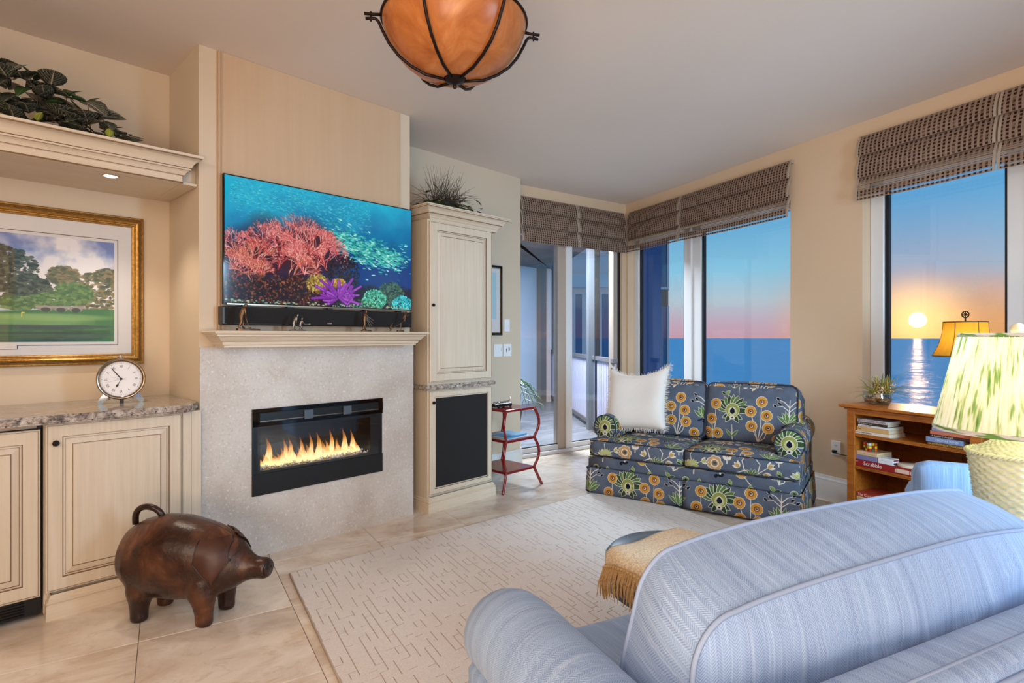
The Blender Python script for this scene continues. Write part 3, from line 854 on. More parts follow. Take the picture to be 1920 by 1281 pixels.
def paint_floral():
    N = 860; c = Canvas(N, N, (82, 96, 122), wrap=True); r = random.Random(11)
    n = c.fbm(70, 3)[..., None]
    c.a[:] = np.array((80, 87, 102)) / 255 * (1 - n) + np.array((104, 110, 124)) / 255 * n
    CR, GR, GD, OC, OD, DK = (222, 208, 190), (92, 122, 66), (52, 74, 44), (206, 146, 66), (150, 88, 34), (24, 28, 38)
    def sprig(pts, w=9): c.curve(pts, w, CR, 4)
    def lotus(x, y, s):
        for a in np.linspace(-PI * .98, -.02, 11): c.petal(x + math.cos(a) * 20 * s, y + math.sin(a) * 14 * s, 92 * s, 17 * s, a, GR if int(a * 9) % 2 else GD, CR, 4 * s)
        for a in (.5, PI - .5, .95, PI - .95): c.petal(x, y + 20 * s, 76 * s, 15 * s, a, GD, CR, 4 * s)
        c.ell(x, y, 48 * s, 50 * s, CR); c.ell(x, y, 44 * s, 46 * s, (150, 152, 78)); c.ell(x, y + 10 * s, 32 * s, 30 * s, (196, 190, 120))
        c.ell(x, y + 2 * s, 22 * s, 25 * s, CR); c.petal(x, y + 26 * s, 44 * s, 17 * s, -PI / 2, DK); c.ell(x, y + 50 * s, 20 * s, 14 * s, CR); c.ell(x, y + 50 * s, 6 * s, 5 * s, DK)
    def daisy(x, y, s):
        for a in np.linspace(0, 2 * PI, 15)[:-1]: c.ell(x + math.cos(a) * 25 * s, y + math.sin(a) * 25 * s, 9 * s, 9 * s, CR)
        for a in np.linspace(0, 2 * PI, 15)[:-1]: c.ell(x + math.cos(a) * 23 * s, y + math.sin(a) * 23 * s, 8 * s, 8 * s, OC)
        c.ell(x, y, 26 * s, 26 * s, OC); c.ell(x, y, 16 * s, 16 * s, OD); c.ell(x + 2, y + 2, 8 * s, 8 * s, CR); c.ell(x, y, 5 * s, 5 * s, DK)
    def palm(x, y, s):
        sprig([(x, y), (x - 3, y - 90 * s), (x + 2, y - 190 * s)], 15 * s)
        for a in (-2.5, -2.1, -1.85, -1.3, -1.0, -.65): c.petal(x, y, 104 * s, 12 * s, a, GR, CR, 4)
        for k in (-1, 1):
            c.curve([(x, y - 130 * s), (x + k * 36 * s, y - 170 * s), (x + k * 72 * s, y - 186 * s)], 9, CR, 5)
            c.curve([(x, y - 100 * s), (x + k * 50 * s, y - 140 * s), (x + k * 92 * s, y - 132 * s)], 8, CR, 4)
            for q in ((72, 186), (92, 132), (60, 150)): c.petal(x + k * q[0] * s, y - q[1] * s, 30 * s, 9 * s, -PI / 2 + k * .9, DK, CR, 3)
        for i in range(10): c.ell(x + r.uniform(-44, 44) * s, y + r.uniform(4, 30) * s, 12 * s, 7 * s, (30, 40, 66), r.random())
    def bud(x, y, s, a=-PI / 2, col=OC):
        for k in (-.6, 0, .6): c.petal(x, y, 44 * s, 11 * s, a + k, CR, DK, 2)
        c.petal(x, y, 34 * s, 10 * s, a, col, CR, 2)
    # low half: big lotus, daisies on branching stems, palm-like plant; high half: sprigs, rose and buds
    sprig([(250, 860), (252, 760), (250, 690)], 12); lotus(250, 560, 1.32)
    for x in (-1, 1):
        c.petal(250, 800, 84, 11, -PI / 2 + x * .7, GR, CR, 3)
    base = (470, 840)
    for (x, y) in ((410, 560), (500, 470), (545, 590), (420, 690), (560, 700), (60, 650), (96, 510), (30, 780), (120, 780), (640, 800)):
        bx_, by_ = (base if x > 300 else (70, 860)) if x < 620 else (720, 900)
        c.curve([(bx_, by_), ((x + bx_) / 2 + 14, (y + by_) / 2 + 20), (x, y)], 10, CR, 5)
    for (x, y) in ((410, 560), (500, 470), (545, 590), (420, 690), (560, 700), (60, 650), (96, 510), (30, 780), (120, 780), (640, 800)): daisy(x, y, 1.5)
    for i in range(7): c.ell(base[0] + r.uniform(-40, 40), 845 + r.uniform(-10, 16), 14, 9, DK, r.random())
    palm(730, 660, 1.15)
    # upper half
    for a in np.linspace(0, 2 * PI, 8)[:-1]:
        c.ell(300 + math.cos(a) * 42, 250 + math.sin(a) * 42, 26, 26, CR)
    for a in np.linspace(0, 2 * PI, 8)[:-1]: c.ell(300 + math.cos(a) * 40, 250 + math.sin(a) * 40, 22, 22, (198, 150, 96))
    c.ell(300, 250, 36, 36, CR); c.ell(300, 250, 25, 25, (150, 110, 60)); c.ell(300, 250, 13, 13, (60, 74, 90))
    sprig([(300, 300), (296, 360), (300, 420)], 10); bud(270, 350, 1.1, -2.4); bud(330, 350, 1.1, -.7)
    c.curve([(30, 330), (110, 280), (190, 250)], 11, CR, 5); c.curve([(110, 280), (90, 200), (120, 150)], 8, CR, 4)
    for (x, y, a) in ((190, 250, -.3), (120, 150, -1.2), (30, 320, 2.9), (70, 300, -2.2)): bud(x, y, 1.25, a, (176, 178, 96))
    for a in np.linspace(-PI, 0, 8): c.petal(110, 292, 58, 9, a, (176, 178, 96), CR, 3)
    c.curve([(440, 330), (540, 280), (640, 300), (720, 240)], 12, CR, 6); c.curve([(540, 280), (520, 200), (560, 150)], 9, CR, 5); c.curve([(640, 300), (660, 220), (620, 170)], 9, CR, 5)
    for (x, y, a) in ((560, 150, -1.3), (620, 170, -2.0), (720, 240, -.6), (440, 330, 2.7), (500, 260, -2.4), (690, 290, .7)): bud(x, y, 1.35, a, (190, 150, 80))
    for a in np.linspace(-2.6, -.4, 6): c.petal(600, 330, 70, 11, a, GR, CR, 3)
    for (x, y) in ((400, 150), (800, 130), (180, 60)):
        sprig([(x, y + 90), (x, y + 40), (x, y)], 9); c.petal(x, y + 60, 46, 13, -2.5, CR, None); c.petal(x, y + 60, 46, 13, -.6, CR, None)
        c.ell(x, y, 30, 26, CR); c.ell(x, y, 25, 21, (128, 150, 90)); c.ell(x, y, 10, 9, DK)
    for (x, y) in ((40, 60), (300, 90), (560, 60), (700, 80), (820, 300), (800, 420), (180, 420)):
        c.petal(x, y, 52, 14, r.uniform(-3, 0), (128, 150, 80), CR, 3); c.petal(x, y, 44, 10, r.uniform(-3, 0), GD, CR, 3)
    return c
M['reef'] = img_mat('reef_screen', paint_reef(), .08, emit=1.0, spec=.5, ext='EXTEND')
M['golf'] = img_mat('golf_print', paint_golf(), .6, ext='EXTEND')
M['floral'] = img_mat('floral_linen', paint_floral(), .85, bumpy=True, spec=.15)
# ------------------------------------------------------------------ the room shell
def fw(f, x, y): p = f.w(x, y); return (p.x, p.y)
def struct(name, bm, m, fr=FW, org=(0, 0, 0), label=None, smooth=False):
    return solo(name, bm, m, fr, org, label=label, kind='structure', smooth=smooth)
room = [fw(FF, -3.7, .66), fw(FF, 1.35, .66), fw(FF, 3.1, .72), fw(FD, -.06, .16), fw(FD, 1.62, .2), fw(FWI, 0, .18), fw(FWI, 5.7, .18), fw(FF, 2.8, -5.05), fw(FF, -3.7, -5.05)]
floor = struct('floor', prism(new(), room, -.12, -.004), M['grout'])
struct('ceiling', prism(new(), room, CEIL, CEIL + .12), M['ceil'])
# travertine tiles: one mesh, every tile an object of its own
FT = Frame((-1.0104, 2.593), math.atan2(.5218, .853))
S = .592
bmt = bx(-S / 2 + .0012, S / 2 - .0012, -S / 2 + .0012, S / 2 - .0012, -.012, 0, .0015, 1)
tm = mesh_from(bmt, 'tile'); tm.materials.append(M['tile'])
def in_room(p, mar=0):
    c = False; n = len(room)
    for i in range(n):
        (x1, y1), (x2, y2) = room[i], room[(i + 1) % n]
        if (y1 > p[1]) != (y2 > p[1]) and p[0] < (x2 - x1) * (p[1] - y1) / (y2 - y1) + x1: c = not c
    return c
for i in range(-10, 12):
    for j in range(-12, 9):
        p = FT.w((i + .5) * S, (j + .5) * S)
        if not in_room((p.x, p.y)) or p.y < .2: continue
        o = bpy.data.objects.new('tile', tm); COL.objects.link(o); o.parent = floor
        o.location = p; o.rotation_euler = (0, 0, FT.a + (PI / 2) * R.choice((0, 0, 0, 2)))

# walls along the built-ins
struct('wall_left', bx(-3.7, 0, .52, .66, 0, CEIL), M['wall'], FF)
bm = new()
for a, b, c_, d_ in ((0, .26, 0, CEIL), (1.111, 1.345, 0, CEIL), (.26, 1.111, 0, .342), (.26, 1.111, .836, CEIL)): box(bm, a, b, 0, .66, c_, d_)
box(bm, .26, 1.111, .3, .66, .342, .836)
struct('wall_fireplace', bm, M['wall'], FF)
struct('wall_center', prism(new(), [(1.345, .5), (3.013, .5), (3.165, .648), (3.1, .72), (1.345, .72)], 0, CEIL), M['wall'], FF)
struct('wall_rear_left', bx(-3.7, -3.6, -5.0, .52, 0, CEIL), M['wall'], FF)
# wall opposite the fireplace with three tall windows (behind the viewer)
bm = new()
for a, b in ((-3.7, -1.7), (-.6, -.3), (.8, 1.1), (2.2, 2.8)): box(bm, a, b, -5.0, -4.86, 0, CEIL)
for a, b in ((-1.7, -.6), (-.3, .8), (1.1, 2.2)):
    box(bm, a, b, -5.0, -4.86, 0, .3); box(bm, a, b, -5.0, -4.86, 2.4, CEIL)
struct('wall_back', bm, M['wall'], FF)
for i, (a, b) in enumerate(((-1.7, -.6), (-.3, .8), (1.1, 2.2))):
    t = Thing('window_%d' % (i + 3), None, None, FF, (a, -4.93, .3), kind='structure')
    bm = new()
    for q in ((a, a + .06, .3, 2.4), (b - .06, b, .3, 2.4), (a, b, .3, .36), (a, b, 2.34, 2.4)): box(bm, q[0], q[1], -4.97, -4.9, q[2], q[3])
    t.part('window_frame', bm, M['vinyl'])
    t.part('pane', bx(a + .06, b - .06, -4.94, -4.934, .36, 2.34), M['glass'])
# right-hand side of the room behind the viewer
# window wall
bm = new()
HEAD = 2.345; SILL = .45
for a, b in ((-.17, .04), (2.198, 2.789), (5.0, 5.75)): box(bm, a, b, 0, .16, 0, CEIL)
for a, b in ((.04, 2.198), (2.789, 5.0)):
    box(bm, a, b, 0, .16, 0, SILL); box(bm, a, b, 0, .16, HEAD, CEIL)
struct('wall_window', bm, M['wallr'], FWI)
bm = new()
box(bm, 0, 1.66, 0, .14, HEAD, CEIL); box(bm, 1.452, 1.66, .0, .14, 0, HEAD)
struct('wall_door', bm, M['wallr'], FD)
BASE = [(0, 0), (.018, 0), (.018, .13), (.013, .142), (.013, .155), (.007, .165), (.005, .185), (0, .185)]
struct('baseboard_right', molding(new(), BASE, [(2.14, 0), (5.0, 0)]), M['trim'], FWI, smooth=30)
struct('baseboard_center', molding(new(), [(o, z * .8) for o, z in BASE], [(2.02, .5), (3.018, .5), (3.09, .57)]), M['trim'], FF, smooth=30)

def window(n, xs0, xs1, posts, z0, z1):
    t = Thing('window_%d' % n, None, None, FWI, (xs0, .1, z0), kind='structure')
    cur = xs0; panes = []
    bm = new()
    box(bm, xs0, xs1, .085, .15, z0, z0 + .06, .004, 1); box(bm, xs0, xs1, .085, .15, z1 - .05, z1, .004, 1)
    t.part('window_frame', bm, M['vinyl'])
    for k, (a, b) in enumerate(posts):
        bm = bx(a, b, .085, .15, z0, z1, .004, 1)
        if b - a > .12:
            box(bm, a + .1, a + .125, .07, .09, z0, z1, .003, 1)
        t.part('mullion', bm, M['vinyl'])
        bm = new()
        if k > 0: box(bm, a - .016, a, .1, .13, z0 + .06, z1 - .05)
        if k < len(posts) - 1: box(bm, b, b + .026, .1, .13, z0 + .06, z1 - .05)
        t.part('gasket', bm, M['gasket'])
    for k in range(len(posts) - 1):
        t.part('pane', bx(posts[k][1], posts[k + 1][0], .112, .118, z0 + .06, z1 - .05), M['glass'])
    # sill board and reveals
    t.part('window_sill', bx(xs0, xs1, -.012, .1, z0 - .004, z0 + .016, .004, 1), M['trim'])
    return t
window(1, .041, 2.197, [(.041, .132), (.868, 1.112), (2.15, 2.197)], SILL, HEAD)
window(2, 2.79, 4.999, [(2.79, 2.886), (3.6, 3.74), (4.94, 4.999)], SILL, HEAD)

# sliding balcony door
t = Thing('door_1', None, None, FD, (.02, .05, 0), kind='structure')
t.part('threshold', bx(-.02, 1.452, -.012, .13, 0, .036, .004, 1), M['vinyl'])
for a, b, m in ((-.03, .012, 'gasket'), (.52, .62, 'taupe'), (.62, .705, 'vinyl'), (1.345, 1.41, 'taupe'), (1.41, 1.452, 'gasket')):
    t.part('door_frame', bx(a, b, .012 if m == 'vinyl' else .03, .11, .036, HEAD, .004, 1), M[m])
for a, b, y in ((.012, .52, .05), (.705, 1.345, .04)):
    t.part('bottom_rail', bx(a, b, y - .02, y + .03, .036, .088, .004, 1), M['vinyl'])
    t.part('top_rail', bx(a, b, y - .02, y + .03, HEAD - .06, HEAD, .004, 1), M['vinyl'])
    t.part('pane', bx(a, b, y, y + .006, .088, HEAD - .06), M['tinted'])
    t.part('gasket', bx(a, b, y - .004, y + .012, .088, .096), M['gasket'])

# ------------------------------------------------------------------ fireplace wall
struct('trim_1', bx(.112, 1.262, -.009, 0, 1.27, CEIL, .002, 1), M['panel'], FF, label='straight-grained wood panel above the mantel')
bm = new()
box(bm, .084, .0905, -.006, 0, 1.27, CEIL)
tube(bm, [(.0985, -.004, 1.27), (.0985, -.004, CEIL)], .0065, 8)
struct('trim_2', bm, M['panel'], FF)
# stone surround with an opening
SX0, SX1, SZ = 0, 1.364, 1.183
OX0, OX1, OZ0, OZ1 = .264, 1.107, .346, .832
def opening_slab(bm, x0, x1, z0, z1, a0, a1, b0, b1, y0, y1):
    xs = (x0, a0, a1, x1); zs = (z0, b0, b1, z1)
    for i in range(3):
        for j in range(3):
            if i == 1 and j == 1: continue
            box(bm, xs[i], xs[i + 1], y0, y1, zs[j], zs[j + 1])
    bmesh.ops.remove_doubles(bm, verts=bm.verts, dist=1e-5)
    fs = [f for f in bm.faces]; seen = {}
    for f in fs:
        k = tuple(sorted(v.index for v in f.verts)); seen.setdefault(k, []).append(f)
    bm.verts.index_update()
    seen = {}
    for f in fs:
        k = tuple(sorted(v.index for v in f.verts)); seen.setdefault(k, []).append(f)
    bmesh.ops.delete(bm, geom=[f for l in seen.values() if len(l) > 1 for f in l], context='FACES_ONLY')
    return bm
hearth = Thing('fireplace_surround', 'pale speckled limestone slab around the electric fire', 'fireplace', FF, (.68, -.014, 0))
hearth.part('stone_slab', opening_slab(new(), SX0, SX1, 0, SZ, OX0, OX1, OZ0, OZ1, -.016, .0), M['stone'])
# electric fire
fire = Thing('electric_fire', 'black glass-fronted electric fire with orange flames set in stone', 'fireplace', FF, (.685, -.018, OZ0))
y0 = -.024
fire.part('firebox', opening_slab(bx(OX0 + .01, OX1 - .01, .16, .17, OZ0 + .01, OZ1 - .01), OX0, OX1, OZ0, OZ1, OX0 + .045, OX1 - .09, OZ0 + .135, OZ1 - .12, -.02, .16), M['black'])
GX0, GX1, GZ0, GZ1 = OX0 + .045, OX1 - .09, OZ0 + .135, OZ1 - .12
fire.part('lower_panel', bx(OX0, OX1 + .001, y0 - .004, -.018, OZ0, OZ0 + .12, .002, 1), M['black'])
bm = new()
box(bm, OX0, OX1, y0 - .006, -.016, OZ1 - .1, OZ1 - .078, .002, 1); box(bm, OX0, OX1, y0 - .006, -.016, OZ1 - .024, OZ1, .002, 1)
box(bm, OX0, OX0 + .04, y0 - .006, -.016, OZ1 - .078, OZ1 - .024); box(bm, OX1 - .03, OX1, y0 - .006, -.016, OZ1 - .078, OZ1 - .024)
fire.part('top_panel', bm, M['glossblack'])
for k in range(3):
    fire.part('vent_slat', bx(OX0 + .04, OX1 - .03, y0 + .002, y0 + .01, OZ1 - .074 + .018 * k, OZ1 - .07 + .018 * k), M['black' if k else 'nickel'])
for a in (.3, .555): fire.part('control_plate', bx(OX0 + a, OX0 + a + .055, y0 - .008, y0, OZ1 - .082, OZ1 - .03), cover(74, 84, 98))
fire.part('glass_front', bx(OX0 + .03, OX1 - .03, y0 + .002, y0 + .006, OZ0 + .12, OZ1 - .1), M['pictureglass'])
bm = new(); r = random.Random(4)
for i in range(420):
    ico(bm, (r.uniform(GX0 + .005, GX1 + .04), r.uniform(.0, .1), GZ0 + r.uniform(0, .016)), r.uniform(.004, .008), 1)
    if i % 1 == 0: pass
fire.part('glass_embers', bm, M['crystal'], kind='stuff')
def f_flame():
    m = bpy.data.materials.new('flame'); m.use_nodes = True
    t = NT(m.node_tree); t.n.clear()
    o = t.node('ShaderNodeOutputMaterial'); mx = t.node('ShaderNodeMixShader')
    e = t.node('ShaderNodeEmission'); tr = t.node('ShaderNodeBsdfTransparent')
    z = t.sep(t.coord('Generated'))[2]
    x = t.math('ABSOLUTE', t.math('SUBTRACT', t.sep(t.coord('Generated'))[0], .5))
    c = t.ramp(z, [(0, (1, .62, .22, 1)), (.3, (1, .72, .34, 1)), (.6, (1, .42, .08, 1)), (1, (.8, .16, .02, 1))])
    t.put(e.inputs[0], c); t.put(e.inputs[1], t.mapr(z, 0, 1, 2.0, .8))
    n = t.noise(t.scale(t.coord(), 50, 50, 14), 1, 2)
    a = t.math('MULTIPLY', t.mapr(z, .25, 1.0, .95, .12), t.mapr(n, .3, .6, .55, 1))
    t.put(mx.inputs[0], a)
    t.l.new(tr.outputs[0], mx.inputs[1]); t.l.new(e.outputs[0], mx.inputs[2]); t.l.new(mx.outputs[0], o.inputs[0])
    return m
MF = f_flame()
fl = []
for k in range(4):
    bm = new(); rr = random.Random(k + 20); ph = rr.random() * 6
    prof = [(0, .012), (.12, .016), (.3, .015), (.5, .011), (.7, .007), (.88, .003), (1, .0006)]
    loft(bm, [[(math.sin(z * 5 + ph) * .012 * z + q * 1.2 * math.cos(a * PI / 4), q * .6 * math.sin(a * PI / 4), z * .15) for a in range(8)] for z, q in prof])
    fl.append(mesh_from(bm, 'flame')); fl[-1].materials.append(MF)
    fl[-1].polygons.foreach_set('use_smooth', [True] * len(fl[-1].polygons))
for i in range(42):
    o = bpy.data.objects.new('flame', fl[i % 4]); COL.objects.link(o); o.parent = fire.e
    x = GX0 + .02 + (GX1 - .06 - GX0 - .02) * (i + r.uniform(-.4, .4)) / 41
    o.location = Vector((x, r.uniform(.02, .07), GZ0 + .006)) - fire.org
    h = r.choice((.35, .45, .5, .6, .7, 1.0, 1.12))
    o.scale = (r.uniform(.8, 1.3), 1, h)

# mantel shelf
MP = [(0, 0), (.006, 0), (.006, .009), (.014, .012), (.018, .02), (.018, .027), (.026, .030), (.034, .040), (.046, .056), (.052, .060), (.056, .060), (.056, .066), (.066, .070), (.070, .074), (.072, .08), (.070, .086), (0, .087)]
mant = Thing('mantel_shelf', 'cream moulded mantel shelf below the television', 'mantel shelf', FF, (.68, -.1, 1.183))
mant.part('shelf_board', bx(.08, 1.278, -.14, -.0165, 1.184, 1.27), M['creamh'])
mant.part('molding', molding(new(), MP, [(.079, -.0165), (.079, -.145), (1.279, -.145), (1.279, -.0165)][::1], 1.183, glaze=True), [M['creamh'], M['glaze']], smooth=35)
# ------------------------------------------------------------------ cabinets
GR = [0, 0, 0, 1, 0, 1, 0, 1, 0]
def panel_door(t, x0, x1, z0, z1, y, th=.02, stile=.058, field=True, name='door', parent=None):
    """framed door: flat stile, glazed groove, bead, groove, raised field"""
    bm = bx(x0, x1, y, y + th, z0, z1)
    bmesh.ops.delete(bm, geom=[f for f in bm.faces if f.calc_center_median().y < y + 1e-5], context='FACES')
    s = stile
    rings = [(0, 0), (.0035, .003), (.006, .003), (.0075, .001), (.010, .003), (s, .003), (s + .002, -.004), (s + .006, -.001), (s + .010, -.0005), (s + .012, -.006)]
    mi = [0, 0, 1, 0, 0, 1, 0, 0, 1]
    if field: rings += [(s + .014, -.006), (s + .036, -.001), (s + .0385, -.003), (s + .041, .001)]; mi += [0, 0, 1, 0, 0]
    else: rings += [(s + .014, -.008)]; mi += [0, 0]
    rect_loft(bm, x0, x1, z0, z1, rings, mi, y)
    o = t.part(name, bm, [M['cream'], M['glaze']], parent=parent)
    return o
def knob(t, x, y, z, r, parent, fr=8):
    bm = new()
    lathe(bm, [(r * .35, 0), (r * .3, .012), (r, .016), (r, .021), (r * .8, .025)], fr)
    xform(bm, Matrix.Translation((x, y, z)) @ Matrix.Rotation(PI / 2, 4, 'X'))
    t.part('knob', bm, M['knob'], parent=parent)
def knob_local(t, *a): return knob(t, *a)
PL = [(0, 0), (.022, 0), (.022, .062), (.017, .066), (.020, .071), (.020, .077), (.013, .081), (.013, .090), (.007, .096), (.004, .104), (0, .106)]
c = Thing('base_cabinet', 'cream glazed base cabinet behind the leather pig', 'cabinet', FF, (-.32, -.04, 0))
c.part('body', bx(-.636, -.004, -.036, .515, .02, .857), M['cream'])
c.part('plinth', molding(new(), PL, [(-.611, .2), (-.611, -.064), (-.006, -.064)], glaze=True), [M['creamh'], M['glaze']], smooth=30)
d = panel_door(c, -.632, -.094, .112, .853, -.058)
knob(c, -.598, -.058, .769, .0135, d)
c.part('filler_stile', bx(-.09, -.052, -.05, -.036, .1, .857), M['cream']); c.part('filler_stile', bx(-.049, -.004, -.046, -.036, .1, .857), M['cream'])
c = Thing('refrigerator', 'under-counter refrigerator with cream panelled door and black toe grille', 'refrigerator', FF, (-.95, -.03, 0))
c.part('body', bx(-1.27, -.642, -.02, .5, .02, .857), M['black'])
c.part('top_strip', bx(-1.27, -.66, -.042, -.022, .84, .852), M['nickel'])
panel_door(c, -1.26, -.649, .108, .835, -.058)
for k in range(5): c.part('grille_slat', bx(-1.26, -.7, -.03, -.02, .03 + .012 * k, .036 + .012 * k), M['glossblack'])
c = Thing('end_cabinet', 'cream base cabinet at the far end of the counter', 'cabinet', FF, (-1.9, -.03, 0))
c.part('body', bx(-2.5, -1.275, -.036, .515, .02, .857), M['cream'])
for a in (-2.49, -1.885): knob(c, a + .04, -.058, .77, .0135, panel_door(c, a, a + .6, .112, .853, -.058))
# granite counter
bm = new()
prism(bm, [(-2.5, .517), (-2.5, -.1), (-.085, -.1), (-.062, -.096), (-.048, -.085), (-.040, -.066), (-.036, -.03), (-.02, -.012), (-.006, 0), (-.006, .517)], .858, .897)
es = [e for e in bm.edges if abs(e.verts[0].co.z - e.verts[1].co.z) < 1e-5 and max(v.co.y for v in e.verts) < .1]
bmesh.ops.bevel(bm, geom=es, offset=.009, segments=3, affect='EDGES')
solo('granite_countertop', bm, M['granite'], FF, (-1.2, .2, .858), 'grey speckled granite counter carrying the round clock', 'countertop', smooth=35)
# display shelf with crown above the picture
CR_ = [(0, 0), (.006, 0), (.006, .004), (.003, .008), (.003, .036), (.008, .04), (.012, .041), (.016, .052), (.025, .062), (.031, .065), (.034, .066), (.034, .074), (.038, .077), (.043, .092), (.054, .108), (.068, .118), (.074, .120), (.074, .125), (.080, .126), (.081, .138), (0, .138)]
c = Thing('display_shelf', 'cream crown-moulded shelf above the framed landscape', 'shelf', FF, (-1.1, .2, 2.04))
c.part('shelf_box', bx(-2.5, -.083, .004, .518, 2.042, 2.16), M['cream'])
c.part('soffit_board', bx(-2.5, -.004, .02, .519, 2.03, 2.042), M['creamh'])
c.part('crown_molding', molding(new(), CR_, [(-2.5, 0), (-.082, 0), (-.082, .4)], 2.028, glaze=True), [M['creamh'], M['glaze']], smooth=30)
c.part('back_panel', bx(-.082, -.002, .06, .519, 2.042, 2.15), M['cream'])
t = Thing('recessed_spotlight', 'small round lit spotlight under the crown shelf', 'light', FF, (-.365, .105, 2.03))
bm = new(); lathe(bm, [(.030, 0), (.036, 0), (.036, -.004), (.030, -.004)], 24, (-.365, .105, 2.03), False, False); t.part('trim_ring', bm, M['chrome'])
bm = new(); lathe(bm, [(.0295, -.0015), (.0001, -.0015)], 24, (-.365, .105, 2.03), False, False); t.part('lens', bm, emis('spot_lens', (1, .93, .84, 1), 9))
l = bpy.data.lights.new('shelf_spot', 'SPOT'); l.energy = 20; l.color = (1, .86, .7); l.spot_size = math.radians(110); l.spot_blend = .7; l.shadow_soft_size = .03
o = bpy.data.objects.new('shelf_spot', l); COL.objects.link(o); o.location = FF.w(-.365, .105, 2.02)

# tall cabinet right of the fireplace
c = Thing('tall_cabinet', 'tall cream cabinet with a crown and black cloth lower door', 'cabinet', FF, (1.76, .2, 0))
TX0, TX1 = 1.452, 2.076
c.part('lower_body', bx(TX0, TX1, -.06, .498, .02, .86), M['cream'])
c.part('upper_body', bx(TX0, TX1, -.06, .498, .897, 2.07), M['cream'])
c.part('plinth', molding(new(), PL, [(TX0 + .008, .49), (TX0 + .008, -.072), (TX1 - .004, -.072), (TX1 - .004, .49)], 0, glaze=True), [M['creamh'], M['glaze']], smooth=30)
CT = [(0, 0), (.004, 0), (.004, .03), (.010, .034), (.012, .042), (.020, .056), (.032, .066), (.034, .066), (.034, .073), (.040, .077), (.046, .094), (.060, .110), (.070, .116), (.076, .118), (.080, .122), (.080, .132), (.084, .133), (.084, .146), (0, .146)]
CT = [(o * 1.0, z * .72) for o, z in CT]
c.part('crown', molding(new(), CT, [(TX0 + .03, .49), (TX0 + .03, -.05), (TX1 + .062, -.05), (TX1 + .062, .49)], 2.062, glaze=True), [M['creamh'], M['glaze']], smooth=30)
c.part('top_board', bx(TX0 + .03, TX1 + .06, -.05, .49, 2.08, 2.166), M['creamh'])
bm = new()
prism(bm, [(1.42, .495), (1.42, -.098), (2.098, -.098), (2.098, .495)], .862, .897)
bmesh.ops.bevel(bm, geom=list(bm.edges), offset=.010, segments=3, affect='EDGES')
c.part('granite_band', bm, M['granite'], smooth=35)
d = panel_door(c, 1.46, 2.064, .915, 2.055, -.08)
knob(c, 1.478, -.08, 1.461, .0115, d, 10)
d = panel_door(c, 1.46, 2.064, .118, .852, -.08, stile=.04, field=False)
c.part('speaker_cloth', bx(1.512, 2.012, -.077, -.07, .17, .80), M['speakercloth'], parent=d)
knob(c, 1.482, -.08, .772, .0115, d, 10)

# ------------------------------------------------------------------ television and sound bar
t = Thing('television', 'flat television showing a coral reef above the mantel', 'television', FF, (.71, -.05, 1.42))
bm = bx(.102, 1.324, -.052, -.03, 1.412, 2.112, .002, 1); box(bm, .3, 1.1, -.03, -.01, 1.5, 1.95)
t.part('bezel', bm, M['glossblack'])
bm = new(); lay = bm.loops.layers.uv.verify()
vs = [bm.verts.new(p) for p in ((.109, -.0526, 1.424), (1.318, -.0526, 1.424), (1.318, -.0526, 2.105), (.109, -.0526, 2.105))]
f = bm.faces.new(vs)
for lp, uv in zip(f.loops, ((0, 0), (1, 0), (1, 1), (0, 1))): lp[lay].uv = uv
t.part('screen', bm, M['reef'])
t.part('bottom_edge', bx(.12, 1.31, -.056, -.05, 1.412, 1.419), M['nickel'])
t = Thing('sound_bar', 'long black sound bar under the television', 'speaker', FF, (.7, -.05, 1.30))
t.part('housing', bx(.089, 1.309, -.075, -.012, 1.302, 1.403, .006, 2), M['black'])
t.part('grille_cloth', bx(.1, 1.3, -.0765, -.07, 1.308, 1.398, .003, 1), M['speakercloth'])
t.part('badge', bx(.685, .715, -.0785, -.076, 1.315, 1.323, .001, 1), M['chrome'])
for k in range(5): t.part('bracket', bx(.2 + k * .25, .23 + k * .25, -.06, -.03, 1.403, 1.412), M['black'])

# ------------------------------------------------------------------ framed landscape in the alcove
t = Thing('framed_landscape', 'large gold-framed landscape print in the alcove behind the clock', 'picture', FF, (-.7, .5, 1.07))
PX0, PX1, PZ0, PZ1 = -1.32, -.135, 1.088, 1.908
def frame_ring(prof, x0, x1, z0, z1, y):
    """prof: (inset, depth)"""
    bm = new(); loops = []
    for (i, d) in prof:
        loops.append([(x0 + i, y - d, z0 + i), (x1 - i, y - d, z0 + i), (x1 - i, y - d, z1 - i), (x0 + i, y - d, z1 - i)])
    loft(bm, loops, False, False); return bm
t.part('frame', frame_ring([(0, -.0), (0, .012), (.004, .016), (.010, .017), (.014, .012), (.018, .012), (.022, .020), (.030, .024), (.037, .020), (.040, .012), (.044, .012), (.048, .015), (.054, .012), (.056, .006), (.056, 0)], PX0, PX1, PZ0, PZ1, .515), M['gold'], smooth=25)
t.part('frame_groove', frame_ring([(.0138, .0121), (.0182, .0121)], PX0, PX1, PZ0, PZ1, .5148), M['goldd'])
t.part('mat_board', bx(PX0 + .05, PX1 - .05, .512, .5185, PZ0 + .05, PZ1 - .05), M['matboard'])
def flat_img(x0, x1, z0, z1, y):
    bm = new(); lay = bm.loops.layers.uv.verify()
    f = bm.faces.new([bm.verts.new(p) for p in ((x0, y, z0), (x1, y, z0), (x1, y, z1), (x0, y, z1))])
    for lp, uv in zip(f.loops, ((0, 0), (1, 0), (1, 1), (0, 1))): lp[lay].uv = uv
    return bm
bm = flat_img(PX0 + .137, PX1 - .137, 1.211, 1.757, .5115); t.part('print', bm, M['golf'])
bm = new()
lx0, lx1, lz0, lz1 = PX0 + .119, PX1 - .119, 1.193, 1.775
mxx = (lx0 + lx1) / 2
